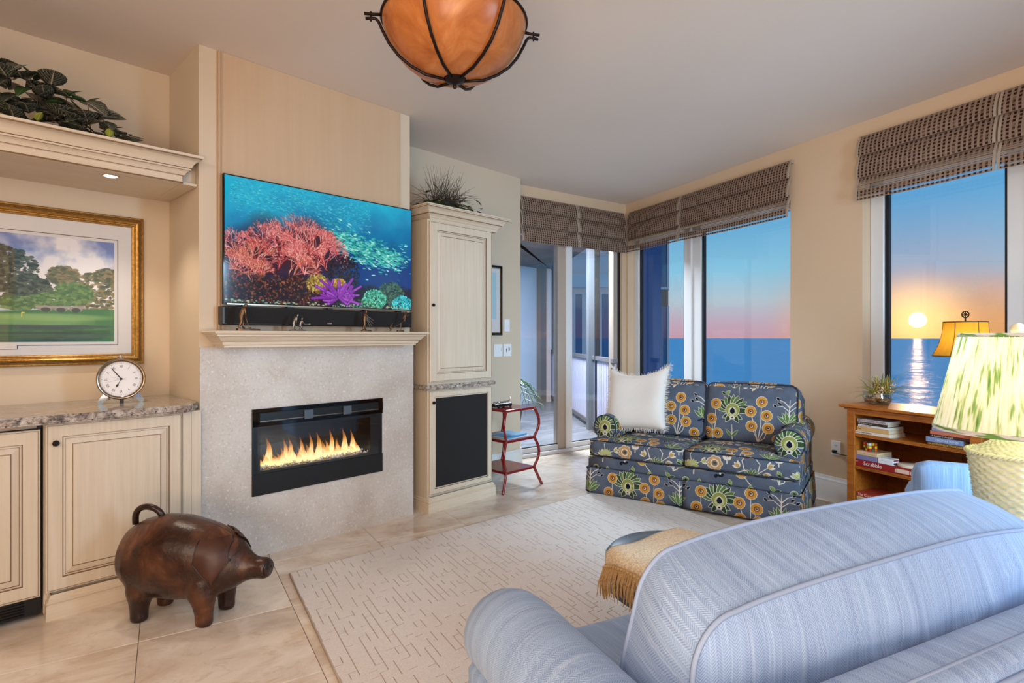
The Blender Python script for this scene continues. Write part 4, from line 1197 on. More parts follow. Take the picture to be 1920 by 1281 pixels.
for q in ((lx0, lx1, lz1 - .003, lz1), (lx0, lx0 + .003, lz0, lz1), (lx1 - .003, lx1, lz0, lz1), (lx0, mxx - .05, lz0, lz0 + .003), (mxx + .05, lx1, lz0, lz0 + .003), (mxx - .05, mxx + .05, lz0 - .018, lz0 - .015), (mxx - .053, mxx - .05, lz0 - .018, lz0 + .003), (mxx + .05, mxx + .053, lz0 - .018, lz0 + .003)):
    box(bm, q[0], q[1], .5108, .5122, q[2], q[3])
t.part('mat_line', bm, M['ink'])
t.part('glass', bx(PX0 + .054, PX1 - .054, .5075, .509, PZ0 + .054, PZ1 - .054), M['pictureglass'])

# ------------------------------------------------------------------ round clock
CK = Frame(FF.w(-.297, .225)[:2], FF.a - .17)
t = Thing('table_clock', 'round nickel table clock with roman numerals on the granite', 'clock', CK, (0, 0, .897))
CZ = 1.021; CRD = .106
def ring_y(prof, cz, seg=48):
    bm = new(); loops = []
    for (r_, y) in prof: loops.append([(r_ * math.cos(2 * PI * j / seg), y, cz + r_ * math.sin(2 * PI * j / seg)) for j in range(seg)])
    loft(bm, loops, False, False); return bm
t.part('case', ring_y([(.001, .045), (.085, .045), (.1, .04), (.106, .02), (.106, .0), (.103, -.01), (.1, -.014), (.096, -.013), (.094, -.008), (.090, -.006), (.090, -.001)], CZ), M['nickel'], smooth=35)
t.part('dial', ring_y([(.0905, -.0012), (.0002, -.0012)], CZ), M['face'])
t.part('bezel', ring_y([(.0915, -.012), (.0885, -.010), (.0885, -.002)], CZ), M['chrome'], smooth=True)
def txt_y(s, x, z, size, ang, m=M['ink'], y=-.0016, sx=.9):
    o = text('numeral', s, t.e, size, Vector((x, y, z)) - t.org, (PI / 2, 0, 0), m, .0002, 'CENTER', sx)
    o.rotation_euler = Matrix.Rotation(ang, 3, 'Y').to_4x4().to_euler() if 0 else (PI / 2, ang, 0)
    return o
NUM = ['XII', 'I', 'II', 'III', 'IIII', 'V', 'VI', 'VII', 'VIII', 'IX', 'X', 'XI']
for i, s in enumerate(NUM):
    a = i * PI / 6
    o = text('numeral', s, t.e, .019, Vector((math.sin(a) * .064, -.0016, CZ + math.cos(a) * .064)) - t.org, (0, 0, 0), M['ink'], .0002, 'CENTER', .72)
    o.rotation_euler = (Matrix.Rotation(a, 3, 'Y') @ Matrix.Rotation(PI / 2, 3, 'X')).to_euler()
bm = new()
for i in range(60):
    a = i * PI / 30; k = .0018 if i % 5 == 0 else .0008
    p = Vector((math.sin(a) * .081, -.0022, CZ + math.cos(a) * .081)); ico(bm, p, k, 1)
t.part('minute_marks', bm, M['ink'])
def hand(name, ang, L, w, m, y, spade=False, back=0):
    pts = [(-w * .6, -back), (w * .6, -back), (w, L * .15), (w * .8, L * .9), (0, L), (-w * .8, L * .9), (-w, L * .15)]
    if spade: pts = [(-w * .6, 0), (w * .6, 0), (w * .8, L * .5), (w * 3.2, L * .66), (w * 2.6, L * .76), (w * .8, L * .84), (0, L), (-w * .8, L * .84), (-w * 2.6, L * .76), (-w * 3.2, L * .66), (-w * .8, L * .5)]
    bm = plate(new(), pts, y, y + .0006); xform(bm, Matrix.Rotation(ang, 4, 'Y')); xform(bm, Matrix.Translation((0, 0, CZ)))
    t.part(name, bm, m)
hand('hour_hand', math.radians(207), .052, .0016, M['ink'], -.0036, True)
hand('minute_hand', math.radians(324), .070, .0024, M['ink'], -.0046)
hand('second_hand', math.radians(256), .072, .0005, M['greyink'], -.0052, back=.024)
hand('alarm_hand', math.radians(285), .05, .0005, M['greyink'], -.0030, back=.024)
bm = new(); lathe(bm, [(.006, 0), (.005, .004), (.002, .006)], 16); xform(bm, Matrix.Translation((0, -.002, CZ)) @ Matrix.Rotation(PI / 2, 4, 'X')); t.part('hub', bm, M['ink'])
for k in (-1, 1):
    bm = plate(new(), [(k * .052, .935), (k * .070, .955), (k * .098, .912), (k * .099, .902), (k * .092, .897), (k * .082, .897), (k * .076, .903)][::k], -.004, .012)
    bmesh.ops.recalc_face_normals(bm, faces=bm.faces); t.part('foot', bm, M['chrome'])
    bm = new(); lathe(bm, [(.005, 0), (.004, .006), (.001, .009)], 12); xform(bm, Matrix.Translation((k * .05, .0, CZ - .095)) @ Matrix.Rotation(PI, 4, 'X')); t.part('foot_stud', bm, M['nickel'])
t.part('rear_prop', bx(-.006, .012, .03, .045, .897, .935), M['black'])
bm = new(); tube(bm, [(.022 * math.cos(a), .012, CZ + .104 + .016 * math.sin(a)) for a in np.linspace(0, PI, 12)], .0026, 8); t.part('top_ring', bm, M['nickel'], smooth=True)
bm = new(); ico(bm, (0, .012, CZ + .117), .005, 2); box(bm, -.004, .004, .009, .015, CZ + .1, CZ + .114); t.part('ring_stud', bm, M['chrome'])

# ------------------------------------------------------------------ little wall things beside the balcony door
t = Thing('small_picture', 'narrow black-framed picture beside the tall cabinet', 'picture', FF, (2.55, .49, 1.24))
t.part('frame', frame_ring([(0, 0), (0, .014), (.006, .017), (.018, .013), (.02, .006), (.02, 0)], 2.34, 2.751, 1.249, 1.898, .499), M['glossblack'])
t.part('inner_fillet', frame_ring([(.02, .004), (.022, .008), (.03, .006), (.03, 0)], 2.34, 2.751, 1.249, 1.898, .499), M['gold'])
t.part('mat_board', bx(2.365, 2.726, .493, .4985, 1.27, 1.88), M['matboard'])
t.part('print', bx(2.42, 2.676, .4915, .4935, 1.40, 1.83), mat('pale_blue_print', lin(176, 212, 224), .6))
t.part('glass', bx(2.37, 2.721, .489, .4905, 1.275, 1.875), M['pictureglass'])
def plate_switch(label, x0, x1, z0, z1, toggles):
    t = Thing('light_switch', label, 'switch', FF, ((x0 + x1) / 2, .498, z0), 'switch plates by the balcony door')
    t.part('cover_plate', bx(x0, x1, .492, .4995, z0, z1, .002, 2), M['white'])
    for (a, b, c_, d_, m) in toggles: t.part('rocker', bx(a, b, .489, .4925, c_, d_, .0015, 1), M[m])
plate_switch('single white switch plate beside the black picture frame', 2.784, 2.856, 1.286, 1.402, [(2.806, 2.834, 1.31, 1.378, 'white'), (2.829, 2.834, 1.325, 1.35, 'greyink')])
plate_switch('white double switch plate under the black picture frame', 2.648, 2.757, 1.052, 1.168, [(2.662, 2.69, 1.077, 1.143, 'white'), (2.712, 2.742, 1.077, 1.143, 'white'), (2.735, 2.741, 1.1, 1.135, 'ink')])
plate_switch('white thermostat-style control plate nearest the balcony door', 2.772, 2.879, 1.052, 1.168, [(2.79, 2.818, 1.077, 1.143, 'white'), (2.801, 2.816, 1.09, 1.128, 'ink'), (2.838, 2.842, 1.1, 1.14, 'greyink'), (2.85, 2.854, 1.105, 1.135, 'ink')])
t = Thing('wall_outlet', 'white wall outlet with a black plug between loveseat and bookcase', 'outlet', FWI, (2.593, 0, .353))
t.part('cover_plate', bx(2.557, 2.629, -.007, .0, .352, .457, .002, 2), M['white'])
bm = new()
for z in (.425, .384):
    for dx in (-.006, .006): box(bm, 2.593 + dx - .001, 2.593 + dx + .001, -.0078, -.006, z - .004, z + .006)
    ico(bm, (2.593, -.0072, z - .009), .0022, 1)
t.part('sockets', bm, M['ink'])
t = Thing('power_cord', 'black plug and cord running from the outlet behind the bookcase', 'cord', FWI, (2.593, -.01, .38))
t.part('plug', box(new(), 2.575, 2.605, -.034, -.008, .372, .392, .006, 2), M['black'])
bm = new(); tube(bm, [(2.58, -.03, .378), (2.59, -.036, .372), (2.66, -.04, .372), (2.8, -.03, .37), (2.96, -.012, .37)], .0032, 8); t.part('cord', bm, M['black'], smooth=True)
# ------------------------------------------------------------------ rug
ra, rb = Vector((.7646, .6445)), Vector((.509, -.861)); RA = Vector((-1.152, 2.921))
LA, LB = 2.62, 2.75
def rp(a, b): q = RA + ra * a + rb * b; return (q.x, q.y)
rug = Thing('area_rug', 'ivory rug with a carved rectangular pattern in front of the loveseat', 'rug', FW, (*rp(LA / 2, LB / 2), 0))
rug.part('ground_weave', prism(new(), [rp(0, 0), rp(0, LB), rp(LA, LB), rp(LA, 0)], .0008, .009), M['rugbase'])
bm = new(); r = random.Random(8)
rw = .034; nrow = int(LA / rw)
for i in range(nrow):
    b = 0.0; a0 = i * rw
    while b < LB - .01:
        L = r.choice((.04, .055, .075, .075, .1)); b2 = min(b + L, LB)
        h = .0128
        g = .004 if r.random() < .3 else 0; ga = .0042 if r.random() < .45 else 0
        P = [rp(a0 + ga, b + g), rp(a0 + ga, b2), rp(a0 + rw, b2), rp(a0 + rw, b + g)]
        vs0 = [bm.verts.new((x, y, .006)) for x, y in P]; vs1 = [bm.verts.new((x, y, h)) for x, y in P]
        bm.faces.new(vs1)
        for k in range(4): bm.faces.new((vs0[k], vs0[(k + 1) % 4], vs1[(k + 1) % 4], vs1[k]))
        b = b2
bmesh.ops.recalc_face_normals(bm, faces=bm.faces)
rug.part('carved_pile', bm, M['rug'], kind='stuff')
bm = new()
cor = [rp(0, 0), rp(LA, 0), rp(LA, LB), rp(0, LB)]
tube(bm, [(x, y, .0068) for x, y in cor], .0066, 8, closed=True)
rug.part('binding', bm, M['rugedge'], smooth=True)
RZ = .0142

# ------------------------------------------------------------------ upholstery helpers
def arm_profile(xc, rad, z0, zt, ww, n=14):
    """rolled arm cross-section in x,z: straight wall with a roll at the top, counter-clockwise"""
    zc = zt - rad; pts = [(xc - ww, z0), (xc - ww, zc - rad * .75)]
    for k in range(n + 1):
        a = PI * 1.22 - k / n * PI * 1.44
        pts.append((xc + rad * math.cos(a), zc + rad * math.sin(a)))
    pts += [(xc + ww, zc - rad * .75), (xc + ww, z0)]
    return pts
def extrude_y(bm, prof, ys, zoff=None, inset=None):
    loops = []
    cx = sum(p[0] for p in prof) / len(prof); cz = sum(p[1] for p in prof) / len(prof)
    for i, y in enumerate(ys):
        dz = zoff[i] if zoff else 0; s = inset[i] if inset else 1
        loops.append([(cx + (x - cx) * s, y, cz + (z - cz) * s + dz * max(0, (z - .3)) ) for x, z in prof])
    loft(bm, loops); bmesh.ops.recalc_face_normals(bm, faces=bm.faces); return bm
def uv_along(bm, s, off=(0, 0)):
    return box_uv(bm, s, off)

# ------------------------------------------------------------------ floral loveseat
TS = .70
ls = Thing('loveseat', 'blue floral skirted loveseat with rolled arms under the corner window', 'loveseat', FL, (.76, .42, RZ))
W_ = 1.518
def fl_part(name, bm, off=(0, 0), smooth=True, s=TS, parent=None):
    box_uv(bm, s, off); return ls.part(name, bm, M['floral'], smooth=smooth, parent=parent)
# skirt panels (front two, sides), slightly flared with kick pleats
def skirt(p0, p1, name, off):
    a, b = Vector(p0), Vector(p1); d = (b - a); n = Vector((d.y, -d.x)).normalized()
    nn = 24
    def fn(u, v):
        p = a + d * u; fl = .012 * (1 - v) + .003 * math.sin(u * 26) * (1 - v)
        if u < .03 or u > .97: fl -= .006
        p = p + n * fl
        return (p.x, p.y, RZ + .004 + v * .196)
    L = d.length
    bm = grid(new(), nn, 4, fn, uv=lambda u, v: (off[0] + u * L / TS, off[1] + v * .2 / TS))
    solidify(bm, -.004)
    return ls.part(name, bm, M['floral'], smooth=True)
skirt((.004, .0), (W_ / 2 - .004, 0), 'skirt_panel', (-.2, .212))
skirt((W_ / 2 + .002, 0), (W_ - .002, 0), 'skirt_panel', (-.07, .212))
skirt((W_, .004), (W_, .83), 'skirt_panel', (.5, .18)); skirt((0, .83), (0, .004), 'skirt_panel', (.1, .18)); skirt((W_, .83), (0, .83), 'skirt_panel', (.1, .18))
bm = new(); soft(bm, W_ / 2 - .004, .405, .048, .02, 8, c=(W_ / 2, .413, .252)); fl_part('seat_rail', bm, (.1, .62))
bm = new(); tube(bm, [(0, 0, .207), (W_, 0, .207), (W_, .83, .207), (0, .83, .207)], .005, 6, closed=True); ls.part('welt', bm, mat('floral_welt', lin(40, 48, 66), .9), smooth=True)
MWELT = bpy.data.materials['floral_welt']
# frame back and arms
bm = new(); soft(bm, .70, .07, .27, .06, 10, c=(W_ / 2, .755, .54)); fl_part('back_frame', bm, (.2, .1))
for xc, off in ((.100, (.147, -.394)), (W_ - .085, (.243, -.394))):
    pr = arm_profile(xc, .094, .2, .612, .07)
    bm = extrude_y(new(), pr, [.125, .13, .16, .4, .62, .78, .80], [0, 0, 0, .02, .06, .1, .1], [.93, 1, 1.0, 1, 1, 1, .95])
    o = fl_part('arm', bm, off)
    bm = new(); pts = [(x, .127, z) for x, z in pr[1:-1]]; tube(bm, pts, .0045, 6); ls.part('welt', bm, MWELT, parent=o, smooth=True)
# T-shaped seat cushions
def tcush(x0, x1, notch, name, off):
    bm = new(); n = 14
    hx = (x1 - x0) / 2; cx = (x0 + x1) / 2
    soft(bm, hx, .31, .066, .03, 12, crown=(0, .008, .022), c=(cx, .316, .364))
    for v in bm.verts:                      # T: pull the sides in behind the arms
        if v.co.y > .10:
            k = min(1, (v.co.y - .10) / .03)
            if notch < 0 and v.co.x < cx: v.co.x += k * .19 * ((cx - v.co.x) / hx) ** 3
            if notch > 0 and v.co.x > cx: v.co.x -= k * .19 * ((v.co.x - cx) / hx) ** 3
    o = fl_part(name, bm, off)
    bm = new()
    for z in (.307, .421):
        tube(bm, [(x0 + .012, .012, z), (cx, .004, z + (.004 if z > .35 else 0)), (x1 - .012, .012, z)], .0045, 6)
    ls.part('welt', bm, MWELT, parent=o, smooth=True)
tcush(.012, W_ / 2 - .002, -1, 'seat_cushion', (-.108, .195)); tcush(W_ / 2 + .002, W_ - .0, 1, 'seat_cushion', (-.051, .195))
# back cushions
for x0, x1, off in ((.2, .79, (-.281, .378)), (.80, 1.44, (-.139, .378))):
    cx = (x0 + x1) / 2; bm = new()
    soft(bm, (x1 - x0) / 2 + .01, .09, .225, .055, 12, crown=(.012, .03, .02))
    lay = None
    xform(bm, Matrix.Translation((cx, .565, .648)) @ Matrix.Rotation(math.radians(-13), 4, 'X'))
    o = fl_part('back_cushion', bm, off)
    bm = new(); hx, hz = (x1 - x0) / 2 + .002, .217; pts = []
    for (sx, sz) in ((-1, -1), (1, -1), (1, 1), (-1, 1)):
        for k in range(5):
            a = {(-1, -1): PI, (1, -1): PI * 1.5, (1, 1): 0, (-1, 1): PI / 2}[(sx, sz)] + k / 4 * PI / 2
            pts.append((sx * (hx - .05) + .05 * math.cos(a), -.082, sz * (hz - .05) + .05 * math.sin(a)))
    tube(bm, pts, .0045, 6, closed=True)
    xform(bm, Matrix.Translation((cx, .565, .648)) @ Matrix.Rotation(math.radians(-13), 4, 'X'))
    ls.part('welt', bm, MWELT, parent=o, smooth=True)
# hide the folded fabric under the cushions
bm = new(); soft(bm, .66, .26, .03, .02, 4, c=(W_ / 2, .40, .315)); fl_part('deck', bm)

# white fringed pillow
pl = Thing('throw_pillow', 'white square linen pillow with a fringed edge on the floral loveseat', 'pillow', FL, (.375, .34, .46))
PMAT = Matrix.Translation((.285, .335, .733)) @ Matrix.Rotation(math.radians(-4), 4, 'Y') @ Matrix.Rotation(math.radians(-24), 4, 'X')
def pil(u, v, s):
    a, b = 2 * u - 1, 2 * v - 1
    k = 1 - .10 * (1 - b * b) * abs(a) ** 2; kk = 1 - .14 * (1 - a * a) * (2.1 if b > 0 else .5) * abs(b) ** 2
    th = .075 * ((1 - a ** 4) * (1 - b ** 4)) ** .55
    sag = .012 * math.sin(3 * a + 1) * (1 - b * b) + .008 * math.sin(5 * b) * (1 - a * a)
    return Vector((a * .262 * k, -s * th + sag, b * .262 * kk + (.03 * (a * a) if b > 0 else 0) * b))
bm = new()
for s in (1, -1): grid(bm, 22, 22, lambda u, v: pil(u, v, s))
bmesh.ops.remove_doubles(bm, verts=bm.verts, dist=1e-5); bmesh.ops.recalc_face_normals(bm, faces=bm.faces)
xform(bm, PMAT); pl.part('cover', bm, M['linen'], smooth=True)
bm = new(); r = random.Random(2)
for k in range(4):
    for i in range(80):
        t_ = (i + r.random()) / 80
        u, v = ((t_, 0), (1, t_), (t_, 1), (0, t_))[k]
        p = pil(u, v, 0); o = Vector(((0, 0, -1), (1, 0, 0), (0, 0, 1), (-1, 0, 0))[k])
        q = p + o * r.uniform(.016, .032) + Vector((r.uniform(-.008, .008), r.uniform(-.012, .012), r.uniform(-.008, .004)))
        tube(bm, [p - o * .004, (p + q) / 2 + Vector((0, r.uniform(-.004, .004), 0)), q], [.0022, .0016, .0008], 4, caps=False)
xform(bm, PMAT); pl.part('fringe', bm, M['linen'], kind='stuff')

# ------------------------------------------------------------------ near blue armchair, seen from behind
ch = Thing('armchair', 'large pale blue herringbone armchair seen from behind with its back cushion', 'armchair', FC, (1.17, .9, RZ))
CHS = 1.0
def bl(name, bm, smooth=True, th=ch, parent=None, off=(0, 0)):
    box_uv(bm, CHS, off); return th.part(name, bm, M['blue'], smooth=smooth, parent=parent)
def chair_arm(th, xc, y0, y1, zt, rad, ww, base):
    pr = arm_profile(xc, rad, base, zt, ww, 16)
    n = len(pr); lens = [0]
    for i in range(n - 1): lens.append(lens[-1] + math.dist(pr[i], pr[i + 1]))
    ys = [y0, y0 + .02, y0 + .2, (y0 + y1) / 2, y1 - .12, y1 - .06, y1 - .02, y1]
    zs = [0, 0, 0, 0, 0, -.006, -.016, -.035]; sc = [1, 1, 1, 1, 1, .985, .94, .84]
    cx = xc; cz = zt - rad
    bm = new(); lay = bm.loops.layers.uv.verify(); rows = []
    for y, dz, s in zip(ys, zs, sc):
        rows.append([bm.verts.new((cx + (x - cx) * s, y, (cz + (z - cz) * s + dz) if z > base + .01 else z)) for x, z in pr])
    for i in range(len(ys) - 1):
        for j in range(n - 1):
            f = bm.faces.new((rows[i][j], rows[i][j + 1], rows[i + 1][j + 1], rows[i + 1][j]))
            for l, (a, b) in zip(f.loops, ((i, j), (i, j + 1), (i + 1, j + 1), (i + 1, j))): l[lay].uv = (ys[a], lens[b])
    for row in (rows[0], rows[-1]):
        f = bm.faces.new(row)
        for l in f.loops: l[lay].uv = (l.vert.co.x, l.vert.co.z)
    bmesh.ops.recalc_face_normals(bm, faces=bm.faces)
    return th.part('arm', bm, M['blue'], smooth=50)
chair_arm(ch, .525, .56, 1.20, .684, .098, .085, .06)
chair_arm(ch, 1.82, .56, 1.20, .684, .098, .085, .06)
bm = new(); soft(bm, .56, .33, .12, .03, 8, c=(1.172, .93, .2)); bl('seat_base', bm)
bm = new(); soft(bm, .535, .33, .088, .05, 12, crown=(0, .012, .022), c=(1.172, .955, .40)); o = bl('seat_cushion', bm)
# back frame: wide roll at the top
bm = new(); soft(bm, .80, .062, .315, .035, 12, c=(1.172, .548, .388)); bl('back_frame', bm, off=(.3, 0))
bm = new(); tube(bm, [(.40, .53, .699), (1.94, .53, .699)], .0055, 8); ch.part('welt', bm, M['bluepipe'], smooth=True)
bm = new(); tube(bm, [(.40, .489, .676), (1.94, .489, .676)], .0055, 8); ch.part('welt', bm, M['bluepipe'], smooth=True)
# back cushion as front face, boxing strip and rear face
X0, X1, ZB = .628, 1.728, .47
def outline(k, n=10):
    """rounded upper outline, front edge k=0, rear edge k=1; returns (x, y, z) going left-bottom -> top -> right-bottom"""
    zt = (.842, .792)[k]; y = (.832, .672)[k]; rc = (.075, .085)[k]
    P = [(X0 + .008 - .02 * 0, ZB), (X0 - .002, (ZB + zt) / 2)]
    for i in range(n + 1):
        a = PI - i / n * PI / 2; P.append((X0 + rc + rc * math.cos(a), zt - rc + rc * math.sin(a)))
    for i in range(1, 24):
        u = i / 24; P.append((X0 + rc + (X1 - X0 - 2 * rc) * u, zt + .024 * math.sin(PI * u) ** .8))
    for i in range(n + 1):
        a = PI / 2 - i / n * PI / 2; P.append((X1 - rc + rc * math.cos(a), zt - rc + rc * math.sin(a)))
    P += [(X1 + .002, (ZB + zt) / 2), (X1 - .008, ZB)]
    out = []
    for i, (x, z) in enumerate(P):
        yy = y + (.05 if k == 0 else .012) * (1 - (z - ZB) / (zt - ZB)) + .004 * math.sin(x * 9 + k)
        f_ = max(0, min(1, (z - ZB) / (zt - ZB)))
        if k == 0: x += (-.024 + .056 * f_) * max(0, 1 - (x - X0) / .3)
        out.append(Vector((x, yy, z)))
    return out
oA, oB = outline(0), outline(1); nO = len(oA)
bm = new(); lay = bm.loops.layers.uv.verify(); nv = 6
ln = [0]
for i in range(nO - 1): ln.append(ln[-1] + (oB[i + 1] - oB[i]).length)
def strip(u, v):
    i = min(int(u * (nO - 1)), nO - 2); f = u * (nO - 1) - i
    a = oA[i].lerp(oA[i + 1], f); b = oB[i].lerp(oB[i + 1], f); p = a.lerp(b, v)
    c = Vector(((X0 + X1) / 2, .76, .62)); d = (p - c); d.y = 0
    return p + d.normalized() * .012 * math.sin(PI * v)
grid(bm, nO - 1, nv, strip, uv=lambda u, v: (ln[int(round(u * (nO - 1)))], v * .19))
bmesh.ops.recalc_face_normals(bm, faces=bm.faces)
cush = ch.part('back_cushion', bm, M['blue'], smooth=True)
def face_panel(o, sgn, name, bul):
    """bulged panel filling an outline; rows go from the outline to its middle"""
    bm = new(); lay = bm.loops.layers.uv.verify(); rows = []
    c = Vector(((X0 + X1) / 2, 0, .63)); m = 9
    for j in range(m):
        s = 1 - j / m
        row = []
        for p in o:
            q = Vector((c.x + (p.x - c.x) * s, p.y, c.z + (p.z - c.z) * s))
            q.y += sgn * bul * (1 - s ** 3)
            wr = .004 * math.sin(q.x * 46 + 2 * math.sin(q.x * 13)) * max(0, math.sin(PI * s)) ** 1.5
            q.y += sgn * wr
            row.append(bm.verts.new(q))
        rows.append(row)
    for j in range(m - 1):
        for i in range(len(o) - 1): bm.faces.new((rows[j][i], rows[j][i + 1], rows[j + 1][i + 1], rows[j + 1][i]))
    bm.faces.new(rows[-1])
    for f in bm.faces:
        for l in f.loops: l[lay].uv = (l.vert.co.x, l.vert.co.z)
    bmesh.ops.recalc_face_normals(bm, faces=bm.faces)
    if sum(f.normal.y for f in bm.faces) * sgn < 0: bmesh.ops.reverse_faces(bm, faces=bm.faces)
    return ch.part(name, bm, M['blue'], smooth=True, parent=cush)
face_panel(oA, 1, 'front_panel', .06); face_panel(oB, -1, 'rear_panel', .045)
for o in (oA, oB):
    bm = new(); tube(bm, o, .0047, 8); ch.part('welt', bm, M['bluepipe'], parent=cush, smooth=True)
for x in (.5, 1.84):
    for y in (.56, 1.14):
        bm = new(); lathe(bm, [(.018, RZ), (.026, .065)], 12, (x, y, 0)); ch.part('leg', bm, M['leatherd'])

# second blue chair turned to the window
FB = Frame((1.655, 2.33), math.atan2(-.54, .84))
c2 = Thing('swivel_chair', 'smaller blue grey chair with its back to the room by the bookcase', 'armchair', FB, (.36, .38, RZ))
bm = new(); soft(bm, .36, .06, .31, .05, 12, crown=(0, .012, .004), c=(.36, .06, .41)); box_uv(bm, CHS); c2.part('back', bm, M['blue'], smooth=True)
for x in (.06, .66):
    bm = new(); soft(bm, .06, .31, .21, .05, 8, crown=(.004, .01, .004), c=(x, .39, .31)); box_uv(bm, CHS); c2.part('arm', bm, M['blue'], smooth=True)
bm = new(); soft(bm, .245, .29, .08, .045, 8, crown=(0, .01, .02), c=(.36, .42, .36)); box_uv(bm, CHS); c2.part('seat_cushion', bm, M['blue'], smooth=True)
bm = new(); soft(bm, .33, .34, .08, .03, 6, c=(.36, .38, .2)); box_uv(bm, CHS); c2.part('seat_base', bm, M['blue'], smooth=True)
bm = new(); lathe(bm, [(.24, RZ), (.25, .03), (.2, .05), (.05, .07), (.05, .13)], 32, (.36, .38, 0)); c2.part('swivel_base', bm, M['leatherd'], smooth=30)

# round leather ottoman with a fringed throw
OT = (.60, 2.065); OR_ = .25; OZ = .452
ot = Thing('ottoman', 'round navy leather ottoman half covered by a cream throw', 'ottoman', FW, (*OT, RZ))
bm = new(); lathe(bm, [(.02, .30), (.225, .30), (.245, .315), (.25, .34), (.25, .42), (.243, .441), (.228, .450), (.15, .454), (.02, .456)], 40, (*OT, 0)); ot.part('cushion', bm, M['navyleather'], smooth=40)
bm = new(); tube(bm, [(OT[0] + .2505 * math.cos(a), OT[1] + .2505 * math.sin(a), .425) for a in np.linspace(0, 2 * PI, 41)[:-1]], .005, 6, closed=True); ot.part('welt', bm, M['navyleather'], smooth=True)
for a in (.6, 2.17, 3.74, 5.31):
    bm = new(); lathe(bm, [(.013, RZ), (.02, .3)], 10, (OT[0] + .17 * math.cos(a), OT[1] + .17 * math.sin(a), 0)); ot.part('leg', bm, M['black'])
tw = Thing('throw_blanket', 'cream nubby throw with tan fringe draped over the round ottoman', 'blanket', FW, (*OT, .457))
tr_, tg = Vector((math.cos(.62), math.sin(.62))), Vector((-math.sin(.62), math.cos(.62)))
def drape(a, b):
    """a along the throw (lateral), b across; rests on the ottoman, hangs past its rim"""
    c = Vector(OT) + tg * -.03
    p = Vector((c.x, c.y)) + tr_ * a + tg * b
    d = p - Vector(OT); q = d.length; lim = OR_ + .012
    if q <= lim: z = .470 + .004 * math.sin(a * 22) + .005 * math.sin(b * 30 + a * 9) - .02 * max(0, (q - lim + .05) / .05) ** 2 * 1
    else:
        over = q - lim; d = d * ((lim + .012 * min(1, over / .05)) / q); z = .442 - over
    p = Vector(OT) + d
    return Vector((p.x, p.y, z))
bm = grid(new(), 44, 22, lambda u, v: drape(-.262 + .56 * u, -.20 + .365 * v)); solidify(bm, .008); tw.part('cloth', bm, M['throw'], smooth=True)
bm = new(); r = random.Random(6)
for i in range(120):
    v = (i + r.random()) / 120
    p = drape(-.264, -.20 + .365 * v); out = (Vector((p.x, p.y)) - Vector(OT)).normalized()
    q = p + Vector((out.x * r.uniform(.0, .03), out.y * r.uniform(0, .03), -r.uniform(.075, .115))) + Vector((r.uniform(-.008, .008), r.uniform(-.008, .008), 0))
    tube(bm, [p + Vector((0, 0, .008)), (p + q) / 2 + Vector((out.x * .010, out.y * .01, 0)), q], [.003, .0026, .0014], 5, caps=False)
tw.part('fringe', bm, M['fringe'], kind='stuff')
bm = new()
for i in range(26):
    p = drape(-.262, -.20 + .365 * (i + .5) / 26); out = (Vector((p.x, p.y)) - Vector(OT)).normalized()
    ico(bm, p + Vector((out.x * .006, out.y * .006, 0)), .0055, 1)
tw.part('fringe_knots', bm, M['fringe'], kind='stuff')

# ------------------------------------------------------------------ leather pig
PG = Frame((-1.417, 2.508), math.radians(-7))
pg = Thing('leather_pig', 'brown leather pig footstool standing on the tiles by the cabinet', 'footstool', PG, (0, 0, 0))
bm = new()
sec = [(-.325, .268, .03, .03), (-.312, .267, .085, .08), (-.285, .264, .125, .118), (-.23, .262, .158, .146), (-.14, .264, .180, .162), (-.045, .262, .181, .164), (.05, .256, .167, .152), (.10, .253, .156, .138), (.15, .250, .140, .120), (.19, .247, .118, .102), (.225, .242, .092, .080), (.255, .234, .066, .061), (.28, .229, .052, .05), (.31, .227, .045, .044), (.335, .227, .046, .045), (.348, .227, .046, .044), (.357, .227, .036, .035)]
loft(bm, [[(x, ry * math.cos(2 * PI * j / 28) * (1 - .06 * math.sin(2 * PI * j / 28)), zc + rz * math.sin(2 * PI * j / 28)) for j in range(28)] for x, zc, rz, ry in sec])
def body_y(x, z):
    zc, rz, ry = (float(np.interp(x, [q[0] for q in sec], [q[k] for q in sec])) for k in (1, 2, 3))
    return ry * math.sqrt(max(.02, 1 - ((z - zc) / rz) ** 2))
for (x, y, tilt) in ((-.2, -.078, .012), (.105, -.078, -.01), (-.2, .078, .012), (.105, .078, -.01)):
    loft(bm, [[(x + tilt * k + q * math.cos(2 * PI * j / 16), y + q * .92 * math.sin(2 * PI * j / 16), z) for j in range(16)] for z, q, k in ((.0, .034, 0), (.003, .037, 0), (.05, .038, 0), (.09, .046, .3), (.13, .062, .8), (.2, .07, 1.6))])
bmesh.ops.recalc_face_normals(bm, faces=bm.faces)
me = evaluated(mesh_from(bm, 'pig_shape'), [('REMESH', {'mode': 'VOXEL', 'voxel_size': .0075, 'use_smooth_shade': True}), ('SMOOTH', {'factor': .5, 'iterations': 9})])
link('body', me, pg.e, M['leather'])
